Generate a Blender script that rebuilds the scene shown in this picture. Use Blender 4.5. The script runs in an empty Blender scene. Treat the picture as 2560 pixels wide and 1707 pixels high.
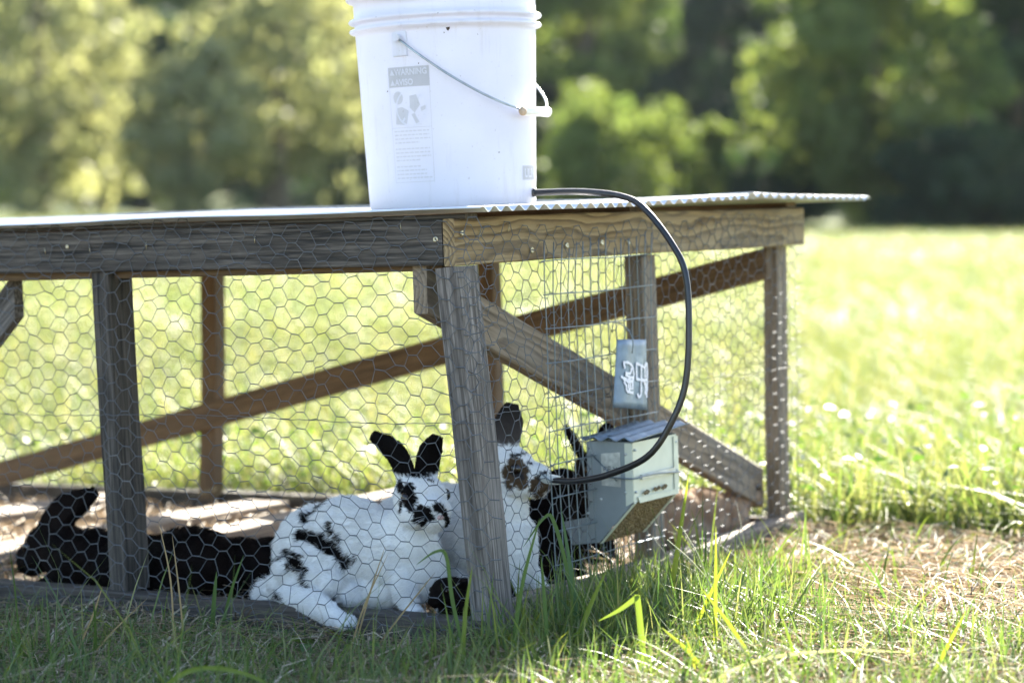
import bpy, bmesh, math, random
import numpy as np
from mathutils import Vector, Matrix, Quaternion

random.seed(7)
RNG = np.random.default_rng(11)
SC = bpy.context.scene
COL = SC.collection
R = math.radians

# ------------------------------------------------------------------ camera
cam_d = bpy.data.cameras.new('camera')
cam = bpy.data.objects.new('camera', cam_d)
COL.objects.link(cam)
cam_d.sensor_width = 36.0
cam_d.lens = 85.0
cam_d.clip_start = 0.05
cam_d.clip_end = 2000
CAM_LOC = Vector((0.0, 0.0, 0.633))
right = Vector((0.99991, 0.00073, 0.01358))
fwd = Vector((0.0, 0.99854, -0.05394)).normalized()
upv = right.cross(fwd).normalized()
right = fwd.cross(upv).normalized()
cam.matrix_world = Matrix(((right.x, upv.x, -fwd.x, CAM_LOC.x),
                           (right.y, upv.y, -fwd.y, CAM_LOC.y),
                           (right.z, upv.z, -fwd.z, CAM_LOC.z),
                           (0, 0, 0, 1)))
cam_d.dof.use_dof = True
cam_d.dof.focus_distance = 3.49
cam_d.dof.aperture_fstop = 3.4
cam_d.dof.aperture_blades = 0
SC.camera = cam

# ------------------------------------------------------------------ sky, sun, exposure
SUN_AZ, SUN_EL = R(18), R(29)          # azimuth measured from +Y towards +X
world = bpy.data.worlds.new('World')
SC.world = world
world.use_nodes = True
wn = world.node_tree
sky = wn.nodes.new('ShaderNodeTexSky')
sky.sky_type = 'NISHITA'
sky.sun_disc = False
sky.sun_elevation = SUN_EL
sky.sun_rotation = SUN_AZ
sky.air_density = 1.0
sky.dust_density = 1.0
wn.links.new(sky.outputs[0], wn.nodes['Background'].inputs[0])
wn.nodes['Background'].inputs[1].default_value = 0.078
sun_d = bpy.data.lights.new('sun', 'SUN')
sun_d.energy = 5.0
sun_d.angle = R(0.5)
sun_d.color = (1.0, 0.93, 0.80)
sun = bpy.data.objects.new('sun', sun_d)
COL.objects.link(sun)
to_sun = Vector((math.sin(SUN_AZ) * math.cos(SUN_EL), math.cos(SUN_AZ) * math.cos(SUN_EL), math.sin(SUN_EL)))
sun.rotation_euler = to_sun.to_track_quat('Z', 'Y').to_euler()
SC.view_settings.view_transform = 'Standard'
SC.view_settings.look = 'None'
SC.view_settings.gamma = 1.0
SC.view_settings.exposure = 2.94
SC.view_settings.use_curve_mapping = False
SC.cycles.use_denoising = True
SC.cycles.max_bounces = 8
SC.cycles.transparent_max_bounces = 8
SC.cycles.caustics_reflective = False
SC.cycles.caustics_refractive = False
SC.cycles.sample_clamp_indirect = 8.0

# ------------------------------------------------------------------ helpers
def mesh_obj(name, verts, faces, mat=None, parent=None, smooth=False, matrix=None):
    me = bpy.data.meshes.new(name)
    me.from_pydata([tuple(v) for v in verts], [], [tuple(f) for f in faces])
    if smooth:
        me.polygons.foreach_set('use_smooth', [True] * len(me.polygons))
    me.update()
    return link_mesh(name, me, mat, parent, matrix)

def link_mesh(name, me, mat=None, parent=None, matrix=None):
    o = bpy.data.objects.new(name, me)
    COL.objects.link(o)
    if mat is not None and not me.materials:
        me.materials.append(mat)
    if parent is not None:
        o.parent = parent
    if matrix is not None:
        o.matrix_local = matrix
    return o

def big_mesh(name, V, F4=None, F3=None, col=None, smooth=False):
    """fast mesh from numpy arrays of quads and triangles"""
    me = bpy.data.meshes.new(name)
    n4 = 0 if F4 is None else len(F4)
    n3 = 0 if F3 is None else len(F3)
    loops = []
    if n4: loops.append(np.asarray(F4, np.int32).ravel())
    if n3: loops.append(np.asarray(F3, np.int32).ravel())
    loops = np.concatenate(loops)
    me.vertices.add(len(V)); me.vertices.foreach_set('co', np.asarray(V, np.float32).ravel())
    me.loops.add(len(loops)); me.loops.foreach_set('vertex_index', loops)
    me.polygons.add(n4 + n3)
    tot = np.concatenate([np.full(n4, 4, np.int32), np.full(n3, 3, np.int32)])
    st = np.concatenate([[0], np.cumsum(tot)[:-1]]).astype(np.int32)
    me.polygons.foreach_set('loop_start', st)
    if smooth: me.polygons.foreach_set('use_smooth', np.ones(n4 + n3, bool))
    me.update(calc_edges=True)
    if col is not None:
        at = me.color_attributes.new('tint', 'FLOAT_COLOR', 'POINT')
        c = np.ones((len(V), 4), np.float32); c[:, :3] = col
        at.data.foreach_set('color', c.ravel())
    me.validate()
    return me

def thing(name, label, cat, group=None, matrix=None):
    o = bpy.data.objects.new(name, None)
    o.empty_display_size = 0.05
    COL.objects.link(o)
    tag(o, label, cat, group)
    if matrix is not None: o.matrix_world = matrix
    return o

def tag(o, label=None, cat=None, group=None, kind=None):
    if label: o['label'] = label
    if cat: o['category'] = cat
    if group: o['group'] = group
    if kind: o['kind'] = kind
    return o

def tube(points, radius, n=8, caps=True, taper=None):
    P = [Vector(p) for p in points]
    verts, faces = [], []
    prev = None
    for i, p in enumerate(P):
        if i == 0: d = P[1] - P[0]
        elif i == len(P) - 1: d = P[-1] - P[-2]
        else: d = P[i + 1] - P[i - 1]
        d.normalize()
        if prev is None:
            a = Vector((0, 0, 1)) if abs(d.z) < 0.9 else Vector((1, 0, 0))
            u = d.cross(a).normalized()
        else:
            u = (prev - d * prev.dot(d)).normalized()
        prev = u
        v = d.cross(u)
        r = radius if taper is None else radius * taper[i]
        for k in range(n):
            a = 2 * math.pi * k / n
            verts.append(p + (u * math.cos(a) + v * math.sin(a)) * r)
    for i in range(len(P) - 1):
        for k in range(n):
            faces.append((i * n + k, i * n + (k + 1) % n, (i + 1) * n + (k + 1) % n, (i + 1) * n + k))
    if caps:
        faces.append(tuple(range(n - 1, -1, -1)))
        b = (len(P) - 1) * n
        faces.append(tuple(b + k for k in range(n)))
    return verts, faces

def smooth_path(pts, n=8):
    """Catmull-Rom"""
    P = [Vector(p) for p in pts]
    P = [P[0] * 2 - P[1]] + P + [P[-1] * 2 - P[-2]]
    out = []
    for i in range(1, len(P) - 2):
        a, b, c, d = P[i - 1], P[i], P[i + 1], P[i + 2]
        for k in range(n):
            t = k / n
            out.append(0.5 * ((2 * b) + (c - a) * t + (2 * a - 5 * b + 4 * c - d) * t * t + (3 * b - a - 3 * c + d) * t ** 3))
    out.append(P[-2])
    return out

class MB:
    def __init__(s): s.v = []; s.f = []
    def add(s, vf):
        b = len(s.v); v, f = vf
        s.v += [tuple(x) for x in v]; s.f += [tuple(b + i for i in q) for q in f]
        return s
    def box(s, a, b):
        (x0, y0, z0), (x1, y1, z1) = a, b
        v = [(x0, y0, z0), (x1, y0, z0), (x1, y1, z0), (x0, y1, z0), (x0, y0, z1), (x1, y0, z1), (x1, y1, z1), (x0, y1, z1)]
        f = [(0, 3, 2, 1), (4, 5, 6, 7), (0, 1, 5, 4), (1, 2, 6, 5), (2, 3, 7, 6), (3, 0, 4, 7)]
        return s.add((v, f))
    def build(s, name, mat, parent=None, smooth=False, matrix=None):
        return mesh_obj(name, s.v, s.f, mat, parent, smooth, matrix)

# ------------------------------------------------------------------ materials
class NT:
    def __init__(s, name):
        s.m = bpy.data.materials.new(name); s.m.use_nodes = True
        s.t = s.m.node_tree
        s.b = s.t.nodes['Principled BSDF']; s.out = s.t.nodes['Material Output']
    def n(s, typ, **k):
        nd = s.t.nodes.new('ShaderNode' + typ)
        for a, b in k.items():
            if a.startswith('i_'):
                key = a[2:]
                key = int(key) if key.isdigit() else key.replace('_', ' ')
                nd.inputs[key].default_value = b
            else: setattr(nd, a, b)
        return nd
    def l(s, a, b): s.t.links.new(a, b)
    def ramp(s, fac, stops):
        r = s.n('ValToRGB'); el = r.color_ramp.elements
        while len(el) < len(stops): el.new(0.5)
        for e, (p, c) in zip(el, stops):
            e.position = p; e.color = (*c, 1) if len(c) == 3 else c
        s.l(fac, r.inputs[0]); return r
    def mix(s, fac, a, b, mode='MIX'):
        x = s.n('Mix', data_type='RGBA', blend_type=mode)
        for sock, val in ((x.inputs[0], fac), (x.inputs[6], a), (x.inputs[7], b)):
            if isinstance(val, bpy.types.NodeSocket): s.l(val, sock)
            elif isinstance(val, (int, float)): sock.default_value = val
            else: sock.default_value = (*val, 1)
        return x.outputs[2]
    def math(s, op, a, b=0.0):
        x = s.n('Math', operation=op)
        for i, val in enumerate((a, b)):
            if isinstance(val, bpy.types.NodeSocket): s.l(val, x.inputs[i])
            else: x.inputs[i].default_value = val
        return x.outputs[0]
    def bump(s, h, strength=0.3, dist=0.002):
        b = s.n('Bump'); b.inputs['Strength'].default_value = strength; b.inputs['Distance'].default_value = dist
        s.l(h, b.inputs['Height']); s.l(b.outputs[0], s.b.inputs['Normal']); return b

def setp(nt, **k):
    for a, v in k.items():
        nt.b.inputs[a.replace('_', ' ')].default_value = v

def wood(name, dark, mid, light, ring=0.5, grey=(0.2, 0.2, 0.21), greyfac=0.3, pitch=90.0, crack=0.5):
    t = NT(name)
    tc = t.n('TexCoord'); oi = t.n('ObjectInfo')
    off = t.n('CombineXYZ'); r10 = t.math('MULTIPLY', oi.outputs['Random'], 7.0)
    t.l(r10, off.inputs[0]); t.l(t.math('MULTIPLY', oi.outputs['Random'], 0.05), off.inputs[1])
    va = t.n('VectorMath', operation='ADD'); t.l(tc.outputs['Object'], va.inputs[0]); t.l(off.outputs[0], va.inputs[1])
    # slow wander of the growth rings along the board
    mp0 = t.n('Mapping'); mp0.inputs['Scale'].default_value = (3.0, 9.0, 9.0); t.l(va.outputs[0], mp0.inputs[0])
    wn_ = t.n('TexNoise', i_Scale=1.0, i_Detail=2.0); t.l(mp0.outputs[0], wn_.inputs['Vector'])
    ws = t.n('VectorMath', operation='SUBTRACT'); t.l(wn_.outputs['Color'], ws.inputs[0]); ws.inputs[1].default_value = (.5, .5, .5)
    wm = t.n('VectorMath', operation='SCALE'); t.l(ws.outputs[0], wm.inputs[0]); wm.inputs['Scale'].default_value = 0.045
    vb = t.n('VectorMath', operation='ADD'); t.l(tc.outputs['Object'], vb.inputs[0]); t.l(wm.outputs[0], vb.inputs[1])
    mp1 = t.n('Mapping'); mp1.inputs['Scale'].default_value = (0.25, 1, 1.0); mp1.inputs['Location'].default_value = (0, 0.012, 0.03)
    t.l(vb.outputs[0], mp1.inputs[0])
    wv = t.n('TexWave', wave_type='RINGS', rings_direction='X', wave_profile='SAW', i_Scale=pitch, i_Distortion=1.6, i_Detail=2.0)
    wv.inputs['Detail Scale'].default_value = 2.0
    t.l(mp1.outputs[0], wv.inputs['Vector'])
    # fine fibres
    mp2 = t.n('Mapping'); mp2.inputs['Scale'].default_value = (9, 240, 240); t.l(va.outputs[0], mp2.inputs[0])
    fb = t.n('TexNoise', i_Scale=1.0, i_Detail=5.0, i_Roughness=0.65); t.l(mp2.outputs[0], fb.inputs['Vector'])
    mp3 = t.n('Mapping'); mp3.inputs['Scale'].default_value = (5, 18, 18); t.l(va.outputs[0], mp3.inputs[0])
    bl = t.n('TexNoise', i_Scale=1.0, i_Detail=4.0); t.l(mp3.outputs[0], bl.inputs['Vector'])
    rg = t.ramp(wv.outputs['Fac'], [(0.0, light), (0.55, mid), (0.86, dark), (1.0, mid)])
    fr = t.ramp(fb.outputs['Fac'], [(0.36, dark), (0.50, mid), (0.66, light)])
    c = t.mix(ring, fr.outputs[0], rg.outputs[0])
    gm = t.ramp(bl.outputs['Fac'], [(0.38, (0, 0, 0)), (0.66, (1, 1, 1))])
    c = t.mix(t.math('MULTIPLY', gm.outputs[0], greyfac), c, grey)
    # drying cracks
    mp4 = t.n('Mapping'); mp4.inputs['Scale'].default_value = (6, 130, 130); t.l(va.outputs[0], mp4.inputs[0])
    ck = t.n('TexNoise', i_Scale=1.0, i_Detail=3.0); t.l(mp4.outputs[0], ck.inputs['Vector'])
    cr = t.ramp(ck.outputs['Fac'], [(0.35, (0.12, 0.12, 0.12)), (0.43, (1, 1, 1))])
    c = t.mix(crack, c, t.mix(1.0, c, cr.outputs[0], 'MULTIPLY'))
    t.l(c, t.b.inputs['Base Color'])
    setp(t, Roughness=0.82)
    hh = t.math('ADD', t.math('MULTIPLY', fb.outputs['Fac'], 0.6), t.math('MULTIPLY', wv.outputs['Fac'], -0.35 * ring))
    hh = t.math('ADD', hh, t.math('MULTIPLY', cr.outputs[0], 0.8))
    t.bump(hh, 0.55, 0.0015)
    return t.m

W_DARK = wood('weathered_dark_wood', (0.007, 0.006, 0.005), (0.044, 0.0365, 0.030), (0.13, 0.112, 0.096), 0.15, (0.057, 0.049, 0.042), 0.25, 40, 0.9)
W_GREY = wood('weathered_grey_wood', (0.020, 0.0155, 0.012), (0.095, 0.081, 0.070), (0.26, 0.235, 0.215), 0.20, (0.145, 0.134, 0.126), 0.5, 40, 0.6)
W_TAN = wood('pine_board_wood', (0.060, 0.034, 0.014), (0.225, 0.150, 0.066), (0.32, 0.235, 0.120), 0.85, (0.27, 0.235, 0.17), 0.40, 44, 0.3)
W_BRACE = wood('brace_wood', (0.060, 0.036, 0.018), (0.20, 0.145, 0.090), (0.31, 0.24, 0.165), 0.7, (0.20, 0.18, 0.155), 0.6, 40, 0.3)
W_BROWN = wood('brown_wood', (0.045, 0.025, 0.012), (0.115, 0.072, 0.038), (0.18, 0.12, 0.066), 0.35, (0.12, 0.08, 0.05), 0.4, 40, 0.4)
W_LOG = wood('sill_wood', (0.014, 0.010, 0.008), (0.045, 0.036, 0.029), (0.11, 0.092, 0.075), 0.3, (0.07, 0.06, 0.052), 0.5, 40, 0.8)
W_PALE = wood('pale_wood', (0.12, 0.085, 0.06), (0.24, 0.19, 0.145), (0.36, 0.30, 0.24), 0.3, (0.27, 0.235, 0.20), 0.4, 40, 0.3)

def metal(name, col, rough=0.4, metallic=1.0, var=0.25, scale=60.0, spots=(0.3, 0.29, 0.27)):
    t = NT(name)
    tc = t.n('TexCoord')
    nz = t.n('TexNoise', i_Scale=scale, i_Detail=4.0); t.l(tc.outputs['Object'], nz.inputs['Vector'])
    r = t.ramp(nz.outputs['Fac'], [(0.35, tuple(c * (1 - var) for c in col)), (0.65, col)])
    st = t.n('TexNoise', i_Scale=scale * 0.3, i_Detail=6.0); t.l(tc.outputs['Object'], st.inputs['Vector'])
    sr = t.ramp(st.outputs['Fac'], [(0.60, (0, 0, 0)), (0.72, (1, 1, 1))])
    c = t.mix(t.math('MULTIPLY', sr.outputs[0], 0.5), r.outputs[0], spots)
    t.l(c, t.b.inputs['Base Color'])
    t.l(t.math('ADD', t.math('MULTIPLY', nz.outputs['Fac'], 0.25), rough - 0.12), t.b.inputs['Roughness'])
    setp(t, Metallic=metallic)
    return t.m

M_GALV = metal('galvanised_steel', (0.52, 0.55, 0.56), 0.45, 0.75)
M_FEED = metal('shaded_galvanised_sheet', (0.25, 0.285, 0.30), 0.5, 0.45, 0.15, 25)  # feeder sheet with the side's bluish shade put into the colour
M_FEEDFRONT = metal('lit_galvanised_sheet', (0.58, 0.60, 0.50), 0.5, 0.2, 0.12, 25, (0.45, 0.46, 0.36))  # same sheet, paler: light on the feeder front put into the colour
M_ROOF = metal('corrugated_steel', (0.66, 0.67, 0.69), 0.42, 0.6, 0.15, 12, (0.40, 0.34, 0.28))
M_WIRE = metal('galvanised_wire', (0.12, 0.13, 0.145), 0.66, 0.3, 0.3, 40)
M_WIRE2 = metal('welded_wire', (0.17, 0.21, 0.24), 0.45, 0.6, 0.2, 40)
M_SCREW = metal('brass_zinc_screw', (0.55, 0.50, 0.36), 0.4, 0.9, 0.3, 300)
M_BAIL = metal('bail_wire', (0.36, 0.42, 0.46), 0.4, 0.8, 0.3, 60)
M_TAG = metal('zinc_tag', (0.20, 0.255, 0.31), 0.55, 0.45, 0.25, 70, (0.42, 0.48, 0.52))

def plain(name, col, rough=0.6, **k):
    t = NT(name)
    tc = t.n('TexCoord'); nz = t.n('TexNoise', i_Scale=k.pop('scale', 60.0), i_Detail=3.0)
    t.l(tc.outputs['Object'], nz.inputs['Vector'])
    v = k.pop('var', 0.12)
    r = t.ramp(nz.outputs['Fac'], [(0.3, tuple(c * (1 - v) for c in col)), (0.7, tuple(min(1, c * (1 + v)) for c in col))])
    t.l(r.outputs[0], t.b.inputs['Base Color'])
    setp(t, Roughness=rough, **k)
    return t.m

M_HOSE = plain('black_rubber', (0.012, 0.012, 0.014), 0.36, var=0.3)
M_PAINT = plain('white_brush_paint', (0.72, 0.70, 0.74), 0.6, scale=300)
M_STICKER = plain('worn_foil_sticker', (0.46, 0.47, 0.44), 0.35, Metallic=0.4, var=0.25, scale=120)
M_DARKINK = plain('worn_dark_ink', (0.10, 0.11, 0.12), 0.7)
M_FITTING = plain('clear_grey_fitting', (0.50, 0.52, 0.50), 0.3)
M_GRIP = plain('white_plastic_grip', (0.80, 0.79, 0.76), 0.35, var=0.04)
M_CORK = plain('tan_grip_end', (0.55, 0.40, 0.27), 0.6)
M_CRUST = plain('feed_crust', (0.17, 0.12, 0.06), 0.9, var=0.75, scale=420)
M_EYE = plain('dark_eye', (0.012, 0.007, 0.005), 0.06, var=0.2)
M_NOSE = plain('pink_grey_nose', (0.45, 0.30, 0.28), 0.6)
M_WHISK = plain('whisker', (0.5, 0.5, 0.5), 0.5)
M_DIRT = plain('dirt_speck', (0.05, 0.03, 0.02), 0.9)

# HDPE pail: part of the light goes through the wall
def pail_mat(name, col, trans):
    t = NT(name)
    tc = t.n('TexCoord'); nz = t.n('TexNoise', i_Scale=14.0, i_Detail=5.0); t.l(tc.outputs['Object'], nz.inputs['Vector'])
    r = t.ramp(nz.outputs['Fac'], [(0.35, tuple(c * 0.96 for c in col)), (0.65, col)])
    mp = t.n('Mapping'); mp.inputs['Scale'].default_value = (45, 45, 5); t.l(tc.outputs['Object'], mp.inputs[0])
    st = t.n('TexNoise', i_Scale=1.0, i_Detail=5.0, i_Roughness=0.7); t.l(mp.outputs[0], st.inputs['Vector'])
    sm = t.ramp(st.outputs['Fac'], [(0.30, (0.92, 0.91, 0.89)), (0.44, (1, 1, 1))])
    sc = t.n('TexNoise', i_Scale=220.0, i_Detail=2.0); t.l(tc.outputs['Object'], sc.inputs['Vector'])
    ss = t.ramp(sc.outputs['Fac'], [(0.24, (0.80, 0.78, 0.74)), (0.31, (1, 1, 1))])
    cc = t.mix(1.0, t.mix(1.0, r.outputs[0], sm.outputs[0], 'MULTIPLY'), ss.outputs[0], 'MULTIPLY')
    t.l(cc, t.b.inputs['Base Color']); setp(t, Roughness=0.42)
    tr = t.n('BsdfTranslucent'); t.l(cc, tr.inputs[0])
    mx = t.n('MixShader'); mx.inputs[0].default_value = trans
    t.l(t.b.outputs[0], mx.inputs[1]); t.l(tr.outputs[0], mx.inputs[2]); t.l(mx.outputs[0], t.out.inputs[0])
    return t.m
M_PAIL = pail_mat('white_pail_plastic', (0.80, 0.805, 0.875), 0.40)
M_LID = pail_mat('pail_lid_plastic', (0.80, 0.80, 0.84), 0.3)
M_PRINT = pail_mat('faded_grey_print', (0.60, 0.60, 0.63), 0.42)
M_PRINT2 = pail_mat('faint_grey_print', (0.69, 0.69, 0.72), 0.42)

def leafy(name, tint_mul=(1, 1, 1), trans=(1.68, 1.66, 1.02), tfac=0.42, rough=0.48, spec=0.38):
    """grass and leaves: the tint attribute carries each blade's own colour"""
    t = NT(name)
    at = t.n('Attribute', attribute_name='tint')
    c = t.mix(1.0, at.outputs['Color'], tint_mul, 'MULTIPLY')
    t.l(c, t.b.inputs['Base Color']); setp(t, Roughness=rough)
    t.b.inputs['Specular IOR Level'].default_value = spec
    tr = t.n('BsdfTranslucent'); t.l(t.mix(1.0, c, trans, 'MULTIPLY'), tr.inputs[0])
    mx = t.n('MixShader'); mx.inputs[0].default_value = tfac
    t.l(t.b.outputs[0], mx.inputs[1]); t.l(tr.outputs[0], mx.inputs[2]); t.l(mx.outputs[0], t.out.inputs[0])
    return t.m
M_GRASS = leafy('grass_blades')
M_LONG = leafy('long_grass_blades', trans=(1.6, 1.65, 0.6), tfac=0.42, rough=0.62, spec=0.15)
M_STRAW = leafy('dry_straw', trans=(1.1, 1.0, 0.9), tfac=0.25, rough=0.6, spec=0.3)
M_LEAF2 = leafy('pale_tree_leaves', trans=(1.4, 1.42, 0.95), tfac=0.5, rough=0.6, spec=0.12)
M_LEAF = leafy('tree_leaves', trans=(1.55, 1.6, 0.85), tfac=0.5, rough=0.6, spec=0.12)

def ground_mat():
    t = NT('pasture_soil')
    tc = t.n('TexCoord')
    n1 = t.n('TexNoise', i_Scale=1.3, i_Detail=6.0); t.l(tc.outputs['Object'], n1.inputs['Vector'])
    n2 = t.n('TexNoise', i_Scale=45.0, i_Detail=4.0); t.l(tc.outputs['Object'], n2.inputs['Vector'])
    r1 = t.ramp(n1.outputs['Fac'], [(0.3, (0.10, 0.14, 0.03)), (0.7, (0.16, 0.20, 0.05))])
    r2 = t.ramp(n2.outputs['Fac'], [(0.3, (0.45, 0.45, 0.45)), (0.7, (1.1, 1.1, 1.1))])
    c = t.mix(1.0, r1.outputs[0], r2.outputs[0], 'MULTIPLY')
    at = t.n('Attribute', attribute_name='tint')
    c = t.mix(at.outputs['Fac'], c, t.mix(1.0, (0.25, 0.19, 0.13), r2.outputs[0], 'MULTIPLY'))
    t.l(c, t.b.inputs['Base Color']); setp(t, Roughness=0.95)
    t.bump(n2.outputs['Fac'], 0.6, 0.02)
    return t.m
M_GROUND = ground_mat()

# ------------------------------------------------------------------ pen frame (local X along the end, Y along the long side, Z up)
PX = np.array([0.518, 0.855, 0.023]); PY = np.array([-0.854, 0.519, -0.038]); PZ = np.array([-0.044, 0.0, 0.999])
PX /= np.linalg.norm(PX); PY -= PX * PX.dot(PY); PY /= np.linalg.norm(PY); PZ = np.cross(PX, PY)
PO = np.array([-0.059, 3.481, 0.045])
PEN_M = Matrix(((PX[0], PY[0], PZ[0], PO[0]), (PX[1], PY[1], PZ[1], PO[1]), (PX[2], PY[2], PZ[2], PO[2]), (0, 0, 0, 1)))
PEN_L = 2.3
PEN_W = 1.18
def pen_xy(x, y):
    dx, dy = x - PO[0], y - PO[1]
    return dx * PX[0] + dy * PX[1], dx * PY[0] + dy * PY[1]

def ground_z(x, y):
    x = np.asarray(x, float); y = np.asarray(y, float)
    d = np.hypot(x, y - 4)
    z = 0.044 * (x + 0.06) / (1 + (d / 5) ** 4)
    z = z + 0.0029 * np.clip(y - 6, 0, 130)
    z = z + 0.006 * np.sin(x * 5.1 + 1.3 * np.sin(y * 2.3)) * np.cos(y * 4.3 + x)
    z = z + 0.03 * np.sin(x * 0.21 + 2) * np.sin(y * 0.17) * np.clip((d - 6) / 10, 0, 1)
    hill = np.clip((y - 150) / 120, 0, 1)
    z = z + 46 * hill * hill * (3 - 2 * hill)
    return z

# ------------------------------------------------------------------ ground sheet
def axis(a, b, fine0, fine1, df, grow=1.16):
    out = list(np.arange(fine0, fine1 + 1e-6, df))
    s = df; x = out[-1]
    while x < b:
        s *= grow; x += s; out.append(min(x, b))
    s = df; x = out[0]; pre = []
    while x > a:
        s *= grow; x -= s; pre.append(max(x, a))
    return np.array(pre[::-1] + out)
gx = axis(-150, 150, -1.6, 1.8, 0.04)
gy = axis(-40, 300, 2.4, 6.0, 0.04)
GX, GY = np.meshgrid(gx, gy)
GZ = ground_z(GX, GY)
V = np.stack([GX.ravel(), GY.ravel(), GZ.ravel()], 1)
nx, ny = len(gx), len(gy)
ii = (np.arange(ny - 1)[:, None] * nx + np.arange(nx - 1)[None, :]).ravel()
F4 = np.stack([ii, ii + 1, ii + nx + 1, ii + nx], 1)
u, v = pen_xy(V[:, 0], V[:, 1])
bare = np.clip((1.32 - u) / 0.15, 0, 1) * np.clip((u + 6) / 2, 0, 1)
bare = np.maximum(bare * np.clip((14 - np.hypot(V[:, 0], V[:, 1] - 4)) / 4, 0, 1), 0)
me = big_mesh('ground', V, F4, None, np.repeat(bare[:, None], 3, 1), True)
ground = link_mesh('ground', me, M_GROUND)
tag(ground, 'flat pasture running back to the tree line', None, None, 'structure')

# ------------------------------------------------------------------ trees
def crown_mesh(name, rx, rz, zc, n_leaf, leaf, cols, seed, clumps=60, hang=0.0, flat=0.75):
    r = np.random.default_rng(seed)
    # clump centres spread through the volume, uneven outline
    d = r.normal(size=(clumps, 3)); d /= np.linalg.norm(d, axis=1)[:, None]
    rad = r.uniform(0.30, 1.0, clumps) ** 0.5
    lump = 1 + 0.22 * np.sin(d[:, 0] * 5 + seed) * np.cos(d[:, 2] * 4 + d[:, 1] * 3)
    C = d * (rad * lump)[:, None] * np.array([rx, rx, rz]) + np.array([0, 0, zc])
    cr = r.uniform(0.20, 0.38, clumps) * rx
    ctone = r.uniform(0, 1, clumps)
    idx = r.integers(0, clumps, n_leaf)
    ld = r.normal(size=(n_leaf, 3)); ld /= np.linalg.norm(ld, axis=1)[:, None]
    lp = C[idx] + ld * (cr[idx] * r.uniform(0.45, 1.0, n_leaf) ** 0.5)[:, None] * np.array([1, 1, flat])
    lp[:, 2] = np.maximum(lp[:, 2], 0.15)
    a = ld + r.normal(size=(n_leaf, 3)) * 0.6; a /= np.linalg.norm(a, axis=1)[:, None]
    b = np.cross(a, r.normal(size=(n_leaf, 3))); b /= np.linalg.norm(b, axis=1)[:, None]
    c = np.cross(a, b)
    s = leaf * r.uniform(0.6, 1.3, n_leaf)[:, None]
    V = np.stack([lp - b * s * 0.9, lp + c * s * 0.42, lp + b * s * 0.9 + a * s * 0.2, lp - c * s * 0.42], 1).reshape(-1, 3)
    F = np.arange(n_leaf * 4).reshape(-1, 4)
    c0, c1 = np.array(cols[0]), np.array(cols[1])
    tt = np.clip(0.6 * ctone[idx] + 0.4 * r.uniform(0, 1, n_leaf), 0, 1)[:, None]
    cc = np.repeat(c0 * (1 - tt) + c1 * tt, 4, 0)
    return big_mesh(name, V, F, None, cc), C

M_BARK = plain('tree_bark', (0.11, 0.085, 0.06), 0.9, var=0.4, scale=8)
PALE = ((0.15, 0.165, 0.095), (0.28, 0.275, 0.155))  # sun and haze on the left trees put into the leaf colour
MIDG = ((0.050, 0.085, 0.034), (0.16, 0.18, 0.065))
DARK = ((0.014, 0.030, 0.020), (0.034, 0.058, 0.030))  # deep shade among the trees put into the leaf colour
DEEP = ((0.013, 0.026, 0.020), (0.034, 0.052, 0.032))  # back row darkened as if the hill shaded it, painted into the leaves
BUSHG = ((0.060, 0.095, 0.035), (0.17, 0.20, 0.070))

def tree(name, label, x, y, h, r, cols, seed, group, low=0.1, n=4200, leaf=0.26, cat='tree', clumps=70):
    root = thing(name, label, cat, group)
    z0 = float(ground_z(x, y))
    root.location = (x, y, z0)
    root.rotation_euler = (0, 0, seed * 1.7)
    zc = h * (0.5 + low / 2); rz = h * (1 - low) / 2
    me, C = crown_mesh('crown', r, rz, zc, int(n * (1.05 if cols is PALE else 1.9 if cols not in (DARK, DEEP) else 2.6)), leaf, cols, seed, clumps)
    link_mesh('crown', me, M_LEAF2 if cols is PALE else M_LEAF, root)
    m = MB()
    rr = random.Random(seed)
    tr = 0.022 * h + 0.03
    bend = Vector((rr.uniform(-.3, .3), rr.uniform(-.3, .3), 0)) * (h / 12)
    path = [Vector((0, 0, -0.1)), Vector((0, 0, h * 0.2)) + bend * 0.3, Vector((0, 0, h * 0.5)) + bend, Vector((0, 0, h * 0.82)) + bend * 1.2]
    m.add(tube(smooth_path(path, 4), tr, 8, True, [1.25, 1.1, 1.0, .95, .9, .85, .8, .7, .6, .5, .4, .3, .2]))
    for k in range(9):
        c = Vector(C[rr.randrange(len(C))])
        s = Vector((0, 0, h * rr.uniform(0.25, 0.65))) + bend * 0.8
        mid = (s + c) / 2 + Vector((0, 0, 0.08 * h * rr.uniform(-.3, 1)))
        m.add(tube(smooth_path([s, mid, c], 3), tr * 0.4, 5, True, [1, .9, .8, .65, .5, .35, .2]))
    m.build('trunk', M_BARK, root, True)
    return root

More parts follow.
